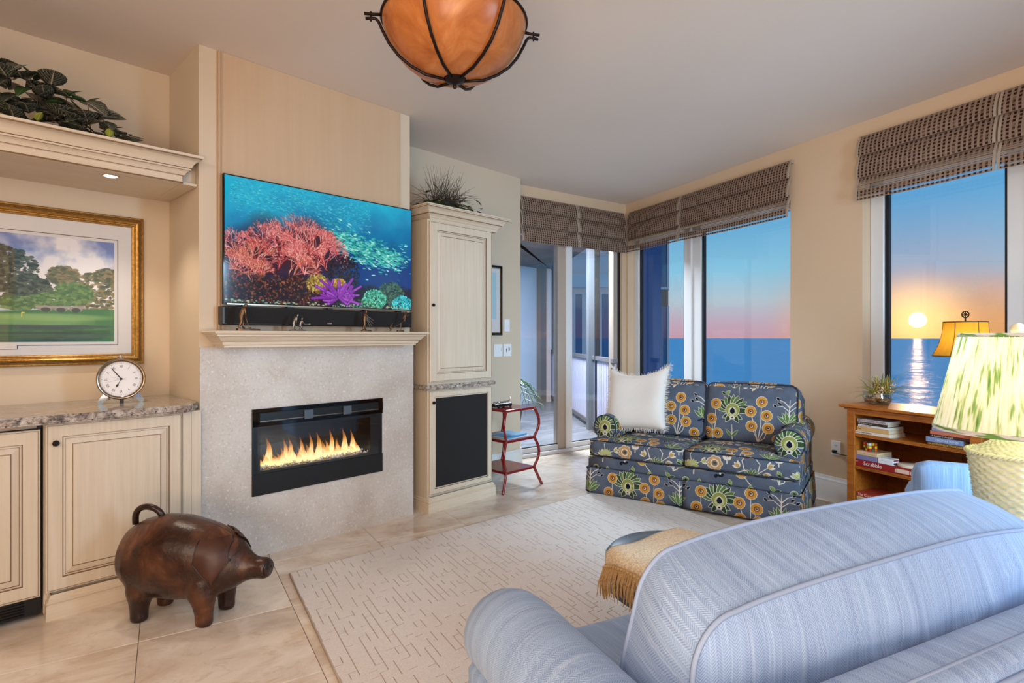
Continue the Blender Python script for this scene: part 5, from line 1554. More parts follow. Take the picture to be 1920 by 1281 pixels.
for s in (-1, 1):
    def ear(u, v):
        # pentagonal flap lying over the cheek, bent to the body
        a = (u - .5); L = v
        w = (.105 + .03 * L if L < .5 else .12 * (1 - L) / .5 + .004)
        x = .150 + a * w + .016 * L; z = .372 - L * .182
        yb = body_y(x, z) * (.97 if z < .3 else 1) + .008 + .006 * math.sin(PI * u) + .02 * max(0, L - .6)
        return Vector((x, s * yb, z))
    bm = grid(new(), 10, 12, ear); bmesh.ops.recalc_face_normals(bm, faces=bm.faces); solidify(bm, .006 * 1)
    o = pg.part('ear', bm, M['leathere'], smooth=40)
    bm = new(); pts = [ear(0, k / 10) for k in range(11)] + [ear(1, 1 - k / 10) for k in range(11)]
    tube(bm, pts, .0028, 6); pg.part('stitched_edge', bm, M['leatherd'], parent=o, smooth=True)
    bm = new(); ico(bm, (.222, s * .075, .285), .005, 2); pg.part('eye', bm, M['glossblack'], smooth=True)
bm = new(); tube(bm, [(-.218 - .066 * math.cos(a * PI), -.014 * math.sin(a * PI), .395 + .03 * a + (.078 - .02 * a) * math.sin(a * PI) ** .8) for a in np.linspace(0, 1, 20)], .0135, 12); pg.part('tail', bm, M['leatherd'], smooth=True)
bm = new(); lathe(bm, [(.002, 0), (.034, 0), (.038, -.004)], 20); xform(bm, Matrix.Translation((.3585, 0, .227)) @ Matrix.Rotation(PI / 2, 4, 'Y')); pg.part('nose', bm, M['leatherd'], smooth=True)
for s in (-1, 1):
    bm = new(); ico(bm, (.360, s * .012, .229), .005, 2, (.5, 1, 1.3)); pg.part('nostril', bm, M['ink'], smooth=True)
bm = new(); tube(bm, [(x, 0, zc + rz * .985) for x, zc, rz, ry in sec[3:11]], .0022, 6); pg.part('back_seam', bm, M['leatherd'], smooth=True)

# ------------------------------------------------------------------ red three-tier side table
RT = Frame(FF.w(2.36, .08)[:2], FF.a)
rt = Thing('side_table', 'red lacquered three-tier side table with wavy legs behind the tall cabinet', 'side table', RT, (0, 0, 0))
TW, TD = .165, .19
def wavy_leg(x, y, dx, dy):
    pts = []
    zs = np.linspace(0, .65, 46); k = .05
    for z in zs:
        if z < .155: off = .08 * (1 - z / .155) ** 1.1
        else: off = k * abs(math.sin(PI * ((z - .155) / .2475)))
        pts.append((x + dx * off, y + dy * off, z))
    bm = new(); tube(bm, pts, .0125, 8, ry=.010); return bm
for x, y in ((-TW, -TD), (TW, -TD), (-TW, TD), (TW, TD)):
    s = .72; rt.part('leg', wavy_leg(x, y, math.copysign(1, x) * .85, math.copysign(1, y) * .35), M['redlac'], smooth=True)
for z in (.140, .388, .634):
    rt.part('shelf', bx(-TW - .006, TW + .006, -TD - .006, TD + .006, z, z + .02, .004, 2), M['redlac'])
t = Thing('model_car', 'small dark metal vintage model on top of the red table', 'model', RT, (-.05, -.02, .6542))
t.part('body', bx(-.155, .045, -.055, .015, .661, .688, .008, 2), M['black'])
bm = new(); tube(bm, [(-.14, -.02, .694), (.02, -.02, .698), (.048, -.02, .706), (.056, -.02, .72), (.05, -.02, .727)], .006, 8); t.part('rail', bm, M['chrome'], smooth=True)
for k in range(5):
    bm = new(); lathe(bm, [(.012, 0), (.012, .014), (.006, .018)], 12, (-.13 + .036 * k, -.02, .687)); t.part('stud', bm, M['chrome'], smooth=30)
for x in (-.12, .015):
    for y in (-.06, .02):
        bm = new(); lathe(bm, [(.012, -.006), (.014, -.003), (.014, .003), (.012, .006)], 14); xform(bm, Matrix.Translation((x, y, .6685)) @ Matrix.Rotation(PI / 2, 4, 'X')); t.part('wheel', bm, M['glossblack'], smooth=30)
def book(name, label, fr, x, y, z, L, D, H, col, page=True, rot=0, group=None, title=None, tcol=(240, 230, 220), tsize=.4, tx=.08, sub=None, cat='book'):
    """book lying flat; spine faces -y, length along x"""
    t = Thing(name, label, cat, fr, (x, y, z), group, rot=rot)
    bm = new(); h = H; c = .0022
    box(bm, 0, L, 0, D, 0, c); box(bm, 0, L, 0, D, h - c, h); box(bm, 0, L, -.002, c, 0, h, .0015, 1)
    t.part('cover', bm, cover(*col), local=True)
    t.part('pages', bx(.003, L - .003, c, D - .004, c, h - c), M['paper'], local=True)
    if title:
        o = text('title', title, t.e, h * tsize * 1.5, (L * tx, -.0026, h * .5), FACE_ROOM, cover(*tcol), .0002)
        mx = L * (.9 - tx) * (1 if not sub else .7)
        wd = max(v.co.x for v in o.data.vertices) - min(v.co.x for v in o.data.vertices)
        if wd > mx: o.scale.x = mx / wd
    if sub: text('subtitle', sub, t.e, h * .3, (L * .74, -.0026, h * .5), FACE_ROOM, cover(*tcol), .0002)
    return t
book('magazine', 'pale grey magazine under the blue one on the red table', RT, -.15, -.165, .4082, .29, .21, .010, (196, 190, 200), cat='magazine', group='magazines on the red table')
t = book('magazine', 'bright blue magazine lying on the middle tier of the red table', RT, -.13, -.165, .4186, .27, .20, .012, (60, 150, 200), rot=.12, cat='magazine', group='magazines on the red table')
# ------------------------------------------------------------------ pine bookcase
BX0, BX1, BYF, BYB = 2.945, 4.40, -.40, -.035
bc = Thing('bookcase', 'low honey pine bookcase under the sunset window', 'bookcase', FWI, (3.67, -.2, 0))
TOPP = [(0, 0), (.010, 0), (.012, .008), (.018, .012), (.03, .015), (.035, .019), (.035, .030), (.03, .034), (0, .034)]
bc.part('top_board', molding(new(), TOPP, [(BX0 + .0, BYB), (BX0 + .0, BYF - .0), (BX1, BYF), (BX1, BYB)], .760), M['pine'], smooth=30)
bc.part('top_panel', bx(BX0 + .002, BX1 - .002, BYF + .002, BYB, .764, .793), M['pine'])
for a, b in ((BX0, BX0 + .05), (3.645, 3.70), (BX1 - .05, BX1)): bc.part('stile', bx(a, b, BYF, BYF + .02, .1, .762, .002, 1), M['pine'])
bc.part('top_rail', bx(BX0 + .05, BX1 - .05, BYF + .001, BYF + .02, .733, .762), M['pine'])
for a, b in ((BX0 + .002, BX0 + .022), (BX0 + .024 + 0, BX0 + .044), (3.66, 3.685), (BX1 - .03, BX1 - .004)): bc.part('side_panel', bx(a, b, BYF + .02, BYB - .012, .02, .762), M['pine'])
for z in (.592, .381, .142):
    for a, b in ((BX0 + .044, 3.66), (3.685, BX1 - .03)):
        bm = bx(a, b, BYF + .008, BYB - .012, z, z + .016)
        for k in (0, .0065, .013): tube(bm, [(a, BYF + .008, z + k), (b, BYF + .008, z + k)], .0035, 6)
        bc.part('shelf', bm, M['pine'])
for k in range(12):
    w_ = (BX1 - BX0 - .05) / 12; a = BX0 + .025 + k * w_
    bc.part('plank', bx(a + .001, a + w_ - .001, BYB - .012, BYB - .002, .14, .76, .0015, 1), M['pined'])
bc.part('plinth', molding(new(), [(0, 0), (.030, 0), (.030, .085), (.022, .09), (.024, .1), (.016, .104), (.017, .113), (.006, .122), (0, .13)], [(BX0, BYB), (BX0, BYF), (BX1, BYF), (BX1, BYB)], 0), M['pine'], smooth=30)

def stack(x, y, z, items, group):
    for it in items:
        name, label, dx, dy, L, D, H, col, kw = it
        book(name, label, FWI, x + dx, y + dy, z, L, D, H, col, group=group, **kw); z += H + .0006
    return z
YS = BYF + .014
stack(2.998, YS, .6085, [
    ('book', 'cream book with capital lettering, lowest of the upper left stack', -.006, 0, .222, .16, .0195, (232, 214, 196), dict(title='GIVE THEM WINGS', tcol=(50, 40, 36), tx=.04, sub='')),
    ('book', 'thick tan book in the upper left stack of the bookcase', .002, .004, .205, .155, .027, (214, 168, 106), dict(title='Dear', tcol=(120, 70, 40), tsize=.3, tx=.04)),
    ('book', 'thin white book in the upper left stack of the bookcase', .012, .002, .196, .15, .0125, (232, 222, 218), dict(title='P   THE LETTERS HOME', tcol=(120, 96, 90), tsize=.4, tx=.04)),
    ('book', 'dark brown book with a tan spine end in the upper left stack', .004, .006, .192, .12, .0165, (58, 44, 30), dict(title='THE SILVER BLUE TRAIL', tcol=(196, 186, 160), tsize=.36, tx=.03)),
    ('book', 'mottled white and mauve book on top of the upper left stack', .004, .004, .2, .125, .019, (206, 192, 190), dict(title='BRIGHT YOUNG WOMEN', tcol=(96, 78, 90), tsize=.6, tx=.03)),
], 'books stacked on the upper left shelf')
stack(3.425, YS, .6085, [
    ('book', 'brown book with yellow capitals under the thick pale blue book', .0, .0, .218, .16, .0185, (112, 74, 34), dict(title='A STORYTELLER DISCOVERER', tcol=(226, 170, 70), tsize=.5, tx=.05)),
    ('book', 'thick pale blue book with a white emblem on its spine', -.006, -.004, .19, .15, .0275, (130, 148, 186), dict(title='THOMAS WIND', tcol=(220, 226, 236), tsize=.4, tx=.26)),
    ('book', 'dark brown book with cream patterning under the coral book', .012, .006, .205, .15, .0165, (66, 40, 36), dict(title='A Leather in the Dark', tcol=(226, 190, 170), tsize=.5, tx=.04)),
    ('book', 'coral book without lettering in the stack beside the partition', .012, .004, .204, .15, .021, (206, 114, 84), dict()),
    ('book', 'pale lavender blue book on top of the stack beside the partition', .022, .002, .19, .15, .0185, (160, 170, 204), dict(title='IN THE COMING SEASONS', tcol=(110, 120, 156), tsize=.4, tx=.06)),
], 'books stacked beside the bookcase partition')
stack(3.712, YS, .6085, [
    ('book', 'brown book at the bottom of the stack right of the partition', .0, .0, .22, .16, .018, (92, 62, 38), dict()),
    ('book', 'dark maroon book with white capitals right of the partition', .002, .0, .22, .16, .026, (66, 38, 38), dict(title='BILLIONAIRES', tcol=(240, 234, 226), tsize=.5, tx=.05)),
    ('book', 'dusty pink book on top of the stack right of the partition', .0, .003, .21, .15, .0165, (186, 150, 140), dict(title='Running Kings', tcol=(84, 52, 48), tsize=.6, tx=.08)),
], 'books stacked right of the bookcase partition')
stack(2.998, YS, .1585, [
    ('book', 'blue patterned book at the bottom of the lowest shelf stack', .002, .0, .2, .16, .021, (120, 134, 160), dict(title='IIII IIII IIII', tcol=(200, 196, 196), tsize=.5, tx=.1)),
    ('book', 'cream book between the blue and the red book on the lowest shelf', .002, .002, .2, .16, .021, (226, 200, 146), dict(title='Guernsey Reader', tcol=(130, 110, 70), tsize=.4, tx=.06)),
    ('book', 'red-spined book with a tan cover on top of the lowest shelf stack', .0, .0, .215, .19, .027, (176, 60, 38), dict(title='The Correspondent', tcol=(250, 224, 210), tsize=.56, tx=.06)),
], 'books stacked on the lowest shelf')
# tan jacket on top of the red-spined book
t = Thing('game_box', 'flat red word game box on the middle shelf', 'board game', FWI, (2.985, YS, .3975))
t.part('lid', bx(0, .385, 0, .2, 0, .043, .0015, 1), cover(150, 22, 26), local=True)
text('title', 'Scrabble', t.e, .034, (.062, -.0012, .0235), FACE_ROOM, cover(248, 232, 224), .0002)
text('side_text', 'W3', t.e, .012, (.008, -.0012, .03), FACE_ROOM, cover(230, 190, 180), .0002)
bm = new()
for k, (dx, w_, h_) in enumerate(((.265, .075, .024), (.258, .012, .020), (.347, .012, .02))):
    q = bmesh.new(); box(q, 0, w_, -.001, 0, 0, h_); xform(q, Matrix.Translation((dx, 0, .009 + .004 * (k > 0))) @ Matrix.Shear('XZ', 4, (.5, 0)) if False else Matrix.Translation((dx, 0, .009)))
    m_ = mesh_from(q, 'q'); bm.from_mesh(m_); bpy.data.meshes.remove(m_)
t.part('tile_picture', bm, cover(236, 200, 176), local=True)
book('book', 'lavender book lying on the red game box', FWI, 2.992, YS + .004, .441, .138, .16, .030, (128, 124, 164), group='things on the red game box')
t = Thing('card_box', 'plain cream box on the lavender book under the puzzle cube', 'box', FWI, (2.996, YS + .006, .4716))
t.part('box', bx(0, .134, 0, .15, 0, .024, .001, 1), cover(226, 188, 146), local=True); t.part('lid_seam', bx(-.0004, .1344, -.0004, .15, .0105, .0115), cover(150, 110, 76), local=True)
# puzzle cube
t = Thing('puzzle_cube', 'scrambled colourful puzzle cube on the cream box', 'puzzle', FWI, (3.052, YS + .062, .4962), rot=math.radians(-24))
t.part('core', bx(-.028, .028, -.028, .028, 0, .056, .002, 1), M['black'], local=True)
cols = {'w': (236, 236, 240), 'y': (240, 206, 30), 'r': (190, 36, 24), 'o': (240, 96, 40), 'g': (60, 110, 56), 'b': (44, 46, 120)}
stm = {}
for face, rows in (('f', ('orw', 'yg y'.replace(' ', ''), 'byr')), ('l', ('bbw', 'rbw', 'wyb')), ('r', ('wyo', 'yry', 'rgo')), ('t', ('gwr', 'byo', 'wrg'))):
    for i in range(3):
        for j in range(3):
            k = rows[i][j]; a, b = -.0185 + .0185 * j, .0465 - .0185 * i
            if face == 'f': bm = bx(a - .0078, a + .0078, -.0288, -.028, b - .0078, b + .0078, .0003, 1)
            elif face == 'l': bm = bx(-.0288, -.028, -a - .0078, -a + .0078, b - .0078, b + .0078, .0003, 1)
            elif face == 'r': bm = bx(.028, .0288, a - .0078, a + .0078, b - .0078, b + .0078, .0003, 1)
            else: bm = bx(a - .0078, a + .0078, (b - .028) - .0078, (b - .028) + .0078, .056, .0568, .0003, 1)
            t.part('sticker', bm, cover(*cols[k], .3), local=True)
for k, (lab, z, c_) in enumerate((('lower white card deck with a black label on the red game box', .441, (60, 50, 66)), ('upper white card deck with a red label on the red game box', .4595, (166, 40, 34)))):
    t = Thing('card_deck', lab, 'card deck', FWI, (3.108 + 0, YS + .004, z), 'card decks on the red game box')
    x0 = .03
    t.part('box', bx(x0, x0 + .09, 0, .062, 0, .018, .001, 1), M['white'], local=True)
    t.part('label_band', bx(x0 + .0895, x0 + .0905, .006, .056, .004, .014), cover(*c_), local=True)
t = Thing('round_tin', 'round flat white tin with a lid on the red game box', 'tin', FWI, (3.29, YS + .07, .441))
bm = new(); lathe(bm, [(.001, 0), (.062, 0), (.064, .002), (.064, .008), (.066, .0085), (.066, .015), (.063, .017), (.001, .0172)], 36); t.part('tin', bm, cover(232, 208, 180), local=True, smooth=40)
book('book', 'dark brown box-like book at the back of the middle shelf', FWI, 3.36, BYB - .22, .3975, .2, .17, .034, (84, 40, 22), group='books at the back of the middle shelf')
t = book('book', 'slate blue paperback tilted on the dark book of the middle shelf', FWI, 3.44, BYB - .235, .4325, .16, .12, .012, (70, 70, 90), rot=.3, group='books at the back of the middle shelf')
book('book', 'orange paperback beside the slate one on the middle shelf', FWI, 3.565, BYB - .30, .3975, .09, .16, .03, (176, 92, 30), group='books at the back of the middle shelf')

# ------------------------------------------------------------------ yellow silk lamp on the bookcase
LX, LY = 3.551, -.25
lp = Thing('table_lamp', 'small table lamp with a bell-shaped ochre shade on the bookcase', 'lamp', FWI, (LX, LY, .793))
bm = new(); lathe(bm, [(.06, .793), (.06, .805), (.03, .82), (.018, .86), (.03, .92), (.042, .98), (.03, 1.04), (.014, 1.07), (.01, 1.12), (.004, 1.34)], 24, (LX, LY, 0)); lp.part('base', bm, M['iron'], smooth=30)
def bell(u, v):
    z = 1.127 + v * .196; rr = .153 - (.153 - .102) * (1 - (1 - v) ** 2.2)
    a = 2 * PI * u; k = 1 + .02 * abs(math.cos(3 * a)) * (1 - v)
    return Vector((LX + rr * k * math.cos(a), LY + rr * k * math.sin(a), z))
bm = grid(new(), 60, 10, bell, closed_u=True); sh = lp.part('lamp_shade', bm, M['yshade'], smooth=True)
for v, r_ in ((0, .0035), (1, .003)):
    bm = new(); tube(bm, [bell(i / 60, v) for i in range(60)], r_, 6, closed=True); lp.part('shade_trim', bm, cover(96, 66, 26), parent=sh, smooth=True)
for k in range(6):
    bm = new(); tube(bm, [bell(k / 6 + .083, j / 8) + Vector((0, 0, 0)) for j in range(9)], .0022, 5); lp.part('shade_rib', bm, cover(96, 66, 26), parent=sh, smooth=True)
bm = new(); tube(bm, [(LX + .018 * math.cos(a), LY, 1.366 + .018 * math.sin(a)) for a in np.linspace(0, 2 * PI, 25)[:-1]], .003, 6, closed=True)
for a in np.linspace(0, 2 * PI, 9)[:-1]: tube(bm, [(LX, LY, 1.366), (LX + .017 * math.cos(a), LY, 1.366 + .017 * math.sin(a))], .0022, 5)
tube(bm, [(LX, LY, 1.323), (LX, LY, 1.349)], .004, 6); ico(bm, (LX, LY, 1.366), .005, 1)
lp.part('finial', bm, M['iron'])
def bulb(name, loc, e, col=(1, .78, .5), r_=.03):
    l = bpy.data.lights.new(name, 'POINT'); l.energy = e; l.color = col; l.shadow_soft_size = r_
    o = bpy.data.objects.new(name, l); COL.objects.link(o); o.location = loc
bulb('ochre_lamp_bulb', FWI.w(LX, LY, 1.21), 2.2)

# ------------------------------------------------------------------ green wicker lamp on a small table
GL = (1.527, 1.70)
et = Thing('end_table', 'small round end table under the wicker lamp', 'table', FW, (*GL, RZ))
bm = new(); lathe(bm, [(.001, .575), (.17, .575), (.18, .585), (.18, .595), (.001, .6)], 36, (*GL, 0)); et.part('top', bm, M['pine'], smooth=30)
bm = new(); lathe(bm, [(.025, .04), (.02, .12), (.03, .3), (.02, .5), (.04, .575)], 20, (*GL, 0)); et.part('pedestal', bm, M['pine'], smooth=30)
bm = new(); lathe(bm, [(.15, RZ), (.155, .03), (.03, .05)], 28, (*GL, 0)); et.part('foot', bm, M['pine'], smooth=30)
gl = Thing('wicker_lamp', 'lit lamp with a pleated green and white shade on a wicker base', 'lamp', FW, (*GL, .6))
def wick(j, z): return 1 + .012 * math.sin(j * PI)
prof = [(.10, .601), (.118, .63)]
body = [(.082, .601), (.092, .66), (.103, .74), (.112, .82), (.119, .872), (.121, .886)]
# woven body: rows of bumps that alternate over the stakes
bm = new(); rows = 28; seg = 90; loops = []
for i in range(rows + 1):
    f = i / rows; z = .601 + f * .285
    rr = np.interp(z, [b[1] for b in body], [b[0] for b in body])
    loops.append([((GL[0] + (rr + .0028 * math.sin(PI * i + (j % 4 < 2) * PI)) * math.cos(2 * PI * j / seg)), GL[1] + (rr + .0028 * math.sin(PI * (i + .5) + (j % 4 < 2) * PI)) * math.sin(2 * PI * j / seg), z) for j in range(seg)])
bm.free(); bm = new(); loops = []
for i in range(rows * 2 + 1):
    f = i / (rows * 2); z = .601 + f * .285
    rr = float(np.interp(z, [b[1] for b in body], [b[0] for b in body]))
    row = []
    for j in range(seg * 2):
        w_ = math.sin(2 * PI * j / (seg * 2) * 20 + (PI if (i // 2) % 2 else 0)); e_ = .005 * w_ * (1 if i % 2 else .1)
        row.append((GL[0] + (rr + e_) * math.cos(2 * PI * j / (seg * 2)), GL[1] + (rr + e_) * math.sin(2 * PI * j / (seg * 2)), z))
    loops.append(row)
loft(bm, loops); gl.part('woven_body', bm, M['wicker'], smooth=True)
bm = new(); loops = []
for i in range(25):
    f = i / 24; z = .884 + f * .058; rr = .156 * (1 - f) ** .9 + .038 * f
    rr = .122 + (.032 - .122) * f ** .8
    row = []
    for j in range(120):
        e_ = .003 * math.sin(2 * PI * j / 120 * 22 + (PI if (i // 2) % 2 else 0)) * (1 if i % 2 else .1)
        row.append((GL[0] + (rr + e_) * math.cos(2 * PI * j / 120), GL[1] + (rr + e_) * math.sin(2 * PI * j / 120), z + e_))
    loops.append(row)
loft(bm, loops); gl.part('woven_shoulder', bm, M['wicker'], smooth=True)
bm = new()
for ph in (0, PI):
    tube(bm, [(GL[0] + (.121 + .004 * math.cos(a * 30 + ph)) * math.cos(a), GL[1] + (.121 + .004 * math.cos(a * 30 + ph)) * math.sin(a), .886 + .004 * math.sin(a * 30 + ph)) for a in np.linspace(0, 2 * PI, 241)[:-1]], .0042, 5, closed=True)
gl.part('braided_rim', bm, M['wicker'], smooth=True)
bm = new()
for k in range(4): lathe(bm, [(.034, 0), (.037, .0025), (.034, .005)], 24, (GL[0], GL[1], .940 + k * .0055), True, True)
gl.part('brass_collar', bm, M['brass'], smooth=30)
bm = new(); lathe(bm, [(.006, .96), (.006, 1.26)], 10, (*GL, 0)); gl.part('rod', bm, M['brass'])
NP = 150
def pleat(u, v):
    a = 2 * PI * u; rr = .204 + (.141 - .204) * v; k = .0028 * math.cos(u * 2 * PI * NP / 2)
    z = .957 + v * .288
    return Vector((GL[0] + (rr + k) * math.cos(a), GL[1] + (rr + k) * math.sin(a), z))
bm = grid(new(), 300, 6, pleat, uv=lambda u, v: (u * 1.0, v * .3), closed_u=True)
sh = gl.part('lamp_shade', bm, M['ikat'], smooth=True)
for v, h_ in ((0, .014), (1, .012)):
    r0 = .2085 if v == 0 else .1445
    z0 = .951 if v == 0 else 1.238
    bm = new(); lay = bm.loops.layers.uv.verify()
    grid(bm, 96, 1, lambda u, w_: Vector((GL[0] + r0 * math.cos(2 * PI * u), GL[1] + r0 * math.sin(2 * PI * u), z0 + w_ * h_)), uv=lambda u, w_: (u, w_ * .03), closed_u=True)
    gl.part('shade_band', bm, M['ikatband'], parent=sh, smooth=True)
bm = new(); ico(bm, (GL[0], GL[1], 1.262), .019, 3); gl.part('ball_finial', bm, M['bulbw'], smooth=True)
bulb('wicker_lamp_bulb', (GL[0], GL[1], 1.11), 1.8, (1, .84, .6), .035)

# ------------------------------------------------------------------ air-plant arrangement in a glass bowl
PB = Frame(FWI.w(3.03, -.215)[:2], 0)
ap = Thing('plant_arrangement', 'spiky air-plant arrangement in a clear glass bowl on the bookcase', 'plant', PB, (0, 0, .7935))
bm = new(); lathe(bm, [(.001, .795), (.05, .7945), (.075, .812), (.088, .838), (.080, .868), (.077, .868), (.085, .838), (.073, .815), (.05, .799), (.001, .799)], 32); ap.part('bowl', bm, M['bowlglass'], smooth=40)
bm = new(); r = random.Random(12)
for i in range(40): ico(bm, (r.uniform(-.05, .05), r.uniform(-.05, .05), .81 + r.uniform(0, .04)), r.uniform(.012, .02), 1, (1.4, 1, .7))
ap.part('moss_filling', bm, cover(150, 112, 60), kind='stuff')
def blade_mesh(L, w_, bend, mname='blade', fold=.3):
    bm = new(); lay = bm.loops.layers.uv.verify(); rows = []
    for i in range(7):
        f = i / 6; ww = w_ * (1 - f) ** .7 * (1 if i else .8) + .0003
        x = L * math.sin(bend * f) / bend; z = L * (1 - math.cos(bend * f)) / bend
        rows.append([bm.verts.new((x, -ww, z + ww * fold)), bm.verts.new((x, 0, z)), bm.verts.new((x, ww, z + ww * fold))])
    for i in range(6):
        for k in range(2):
            f = bm.faces.new((rows[i][k], rows[i + 1][k], rows[i + 1][k + 1], rows[i][k + 1]))
            for l, (a, b) in zip(f.loops, ((i, k), (i + 1, k), (i + 1, k + 1), (i, k + 1))): l[lay].uv = (b / 2, a / 6)
    solidify(bm, .0008)
    me = mesh_from(bm, mname); me.polygons.foreach_set('use_smooth', [True] * len(me.polygons)); return me
bms = [blade_mesh(.12, .006, -.5), blade_mesh(.15, .0065, -.7), blade_mesh(.1, .007, .3), blade_mesh(.17, .004, -.9)]
for m_ in bms: m_.materials.append(M['blade'])
for i in range(86):
    o = bpy.data.objects.new('blade', r.choice(bms)); COL.objects.link(o); o.parent = ap.e
    c = r.choice(((-.03, 0), (.03, .0), (0, .0), (.05, -.02)))
    o.location = Vector((c[0] + r.uniform(-.02, .02), c[1] + r.uniform(-.02, .02), .86)) - ap.org
    o.rotation_euler = (0, -r.uniform(.1, 1.35), r.uniform(0, 2 * PI)); s = r.uniform(.95, 1.4); o.scale = (s, s, s)
for i in range(7):
    bm = new(); cx, cy, cz = r.uniform(-.06, .08), r.uniform(-.06, -.01), .872 + r.uniform(0, .06)
    for k in range(9): ico(bm, (cx + r.uniform(-.012, .012), cy + r.uniform(-.012, .012), cz + r.uniform(-.014, .014)), .0052, 1)
    ap.part('blossom', bm, M['petal'], smooth=True)

# ------------------------------------------------------------------ leafy plants
def leaf_mesh(L, W, fold=.25, curl=.3, tip=1.0):
    bm = new(); lay = bm.loops.layers.uv.verify(); rows = []; n = 7
    for i in range(n):
        f = i / (n - 1); w_ = W * math.sin(PI * min(1, f ** .75)) ** .75 * .5 + .0002
        x = L * f; z = -curl * L * f * f
        rows.append([bm.verts.new((x, -w_, z + w_ * fold)), bm.verts.new((x, -w_ * .5, z + w_ * fold * .35)), bm.verts.new((x, 0, z)), bm.verts.new((x, w_ * .5, z + w_ * fold * .35)), bm.verts.new((x, w_, z + w_ * fold))])
    for i in range(n - 1):
        for k in range(4):
            f = bm.faces.new((rows[i][k], rows[i + 1][k], rows[i + 1][k + 1], rows[i][k + 1]))
            for l, (a, b) in zip(f.loops, ((i, k), (i + 1, k), (i + 1, k + 1), (i, k + 1))): l[lay].uv = (b / 4, a / (n - 1))
    solidify(bm, .0006)
    me = mesh_from(bm, 'leaf'); me.polygons.foreach_set('use_smooth', [True] * len(me.polygons)); return me
def leaf_at(th, me, p, yaw, pitch, roll, s):
    o = bpy.data.objects.new('leaf', me); COL.objects.link(o); o.parent = th.e
    o.location = Vector(p) - th.org; o.rotation_euler = (roll, pitch, yaw); o.scale = (s, s, s); return o
LM = {}
for k, (L, W) in (('fitt', (.125, .095)), ('fitt2', (.10, .072)), ('leaf', (.085, .042)), ('lime', (.055, .038)), ('ivy', (.04, .032))):
    LM[k] = leaf_mesh(L, W, .3, .25); LM[k].materials.append(M['lime' if k == 'lime' else ('fitt' if k[:4] == 'fitt' else 'leaf')])
r = random.Random(31)
vp = Thing('trailing_plant', 'dark veined leafy plant trailing along the top of the crown shelf', 'plant', FF, (-.9, .14, 2.166))
bm = new(); lathe(bm, [(.07, 2.161), (.09, 2.27), (.085, 2.27), (.07, 2.2)], 20, (-.9, .22, 0)); vp.part('pot', bm, M['pot'], smooth=30)
prevx = None
for i in range(210):
    x = -1.05 + .75 * r.random() ** .9
    hmax = np.interp(x, [-1.35, -.75, -.6, -.45, -.40, -.3, -.14], [.30, .25, .21, .13, .05, .03, .012])
    z = 2.172 + hmax * r.random() ** .8
    y = r.uniform(-.045, .24) if hmax > .1 else r.uniform(-.04, .05)
    k = r.choice(('fitt', 'fitt', 'fitt', 'fitt2', 'fitt2', 'leaf')) if hmax > .1 else r.choice(('fitt2', 'ivy', 'fitt2'))
    low = z < 2.235 and y < .06
    leaf_at(vp, LM[k], (x, max(y, -.02) if low else y, z + (.008 if low else 0)), -PI / 2 + r.uniform(-1.3, 1.3), r.uniform(-.6, -.12) if low else r.uniform(-.5, .6), r.uniform(-.4, .4), r.uniform(.75, 1.15) * (.6 if low and hmax < .1 else 1))
for x, z in ((-.66, 2.40), (-.80, 2.42), (-.47, 2.345), (-.55, 2.36), (-.92, 2.45)):
    bm = new(); tube(bm, [(x + .02, .06, 2.2), (x + .01, .04, (z + 2.2) / 2), (x, .03, z)], .0022, 5); vp.part('stem', bm, M['stem'], smooth=True)
    for k in range(3): leaf_at(vp, LM['leaf'], (x, .03, z - .02), r.uniform(0, 2 * PI), -r.uniform(.3, 1.1), r.uniform(-.5, .5), .85)
for x, z in ((-.66, 2.176), (-.40, 2.172)): leaf_at(vp, LM['lime'], (x, -.055, z), -PI / 2 + r.uniform(-.5, .5), -.9, 0, .9)
bm = new(); tube(bm, [(-.6, .0, 2.17), (-.45, -.01, 2.176), (-.3, .0, 2.17), (-.14, -.005, 2.172)], .0025, 5); vp.part('runner', bm, M['stem'], smooth=True)

gp_ = Thing('grassy_plant', 'dark wispy grass and ivy arrangement on top of the tall cabinet', 'plant', FF, (1.72, .12, 2.1695))
bm = new(); lathe(bm, [(.10, 2.17), (.13, 2.24), (.12, 2.25), (.02, 2.25)], 20, (1.72, .12, 0)); gp_.part('basket', bm, M['pot'], smooth=30)
bm = new(); r = random.Random(9)
for i in range(240):
    a = r.uniform(0, 2 * PI); L = r.uniform(.14, .33); e = r.uniform(.15, 1.5)
    p0 = Vector((1.72 + r.uniform(-.12, .12), .08 + r.uniform(-.08, .08), 2.24))
    d = Vector((math.cos(a) * math.sin(e), math.sin(a) * math.sin(e) * .8, math.cos(e)))
    pts = [p0 + d * L * f + Vector((0, 0, -.10 * (f * f) * math.sin(e))) for f in (0, .35, .7, 1)]
    for q in pts:
        q.y = min(q.y, .48); q.x = max(q.x, 1.40); q.z = max(q.z, 2.175 if q.x > 1.43 and q.y > -.10 else 2.1)
    tube(bm, pts, [.0016, .0016, .0012, .0005], 4, caps=False)
gp_.part('wispy_grass', bm, M['grassy'], kind='stuff')
for i in range(110):
    a = r.uniform(0, 2 * PI); q = r.uniform(.05, .27)
    x = 1.73 + q * math.cos(a) * 1.15; y = .06 + q * math.sin(a) * .6; z = 2.18 + r.uniform(0, .11) * (1 - q / .3)
    leaf_at(gp_, LM['ivy'], (x, y, z), r.uniform(0, 2 * PI), r.uniform(-.6, .6), r.uniform(-.5, .5), r.uniform(.8, 1.3))
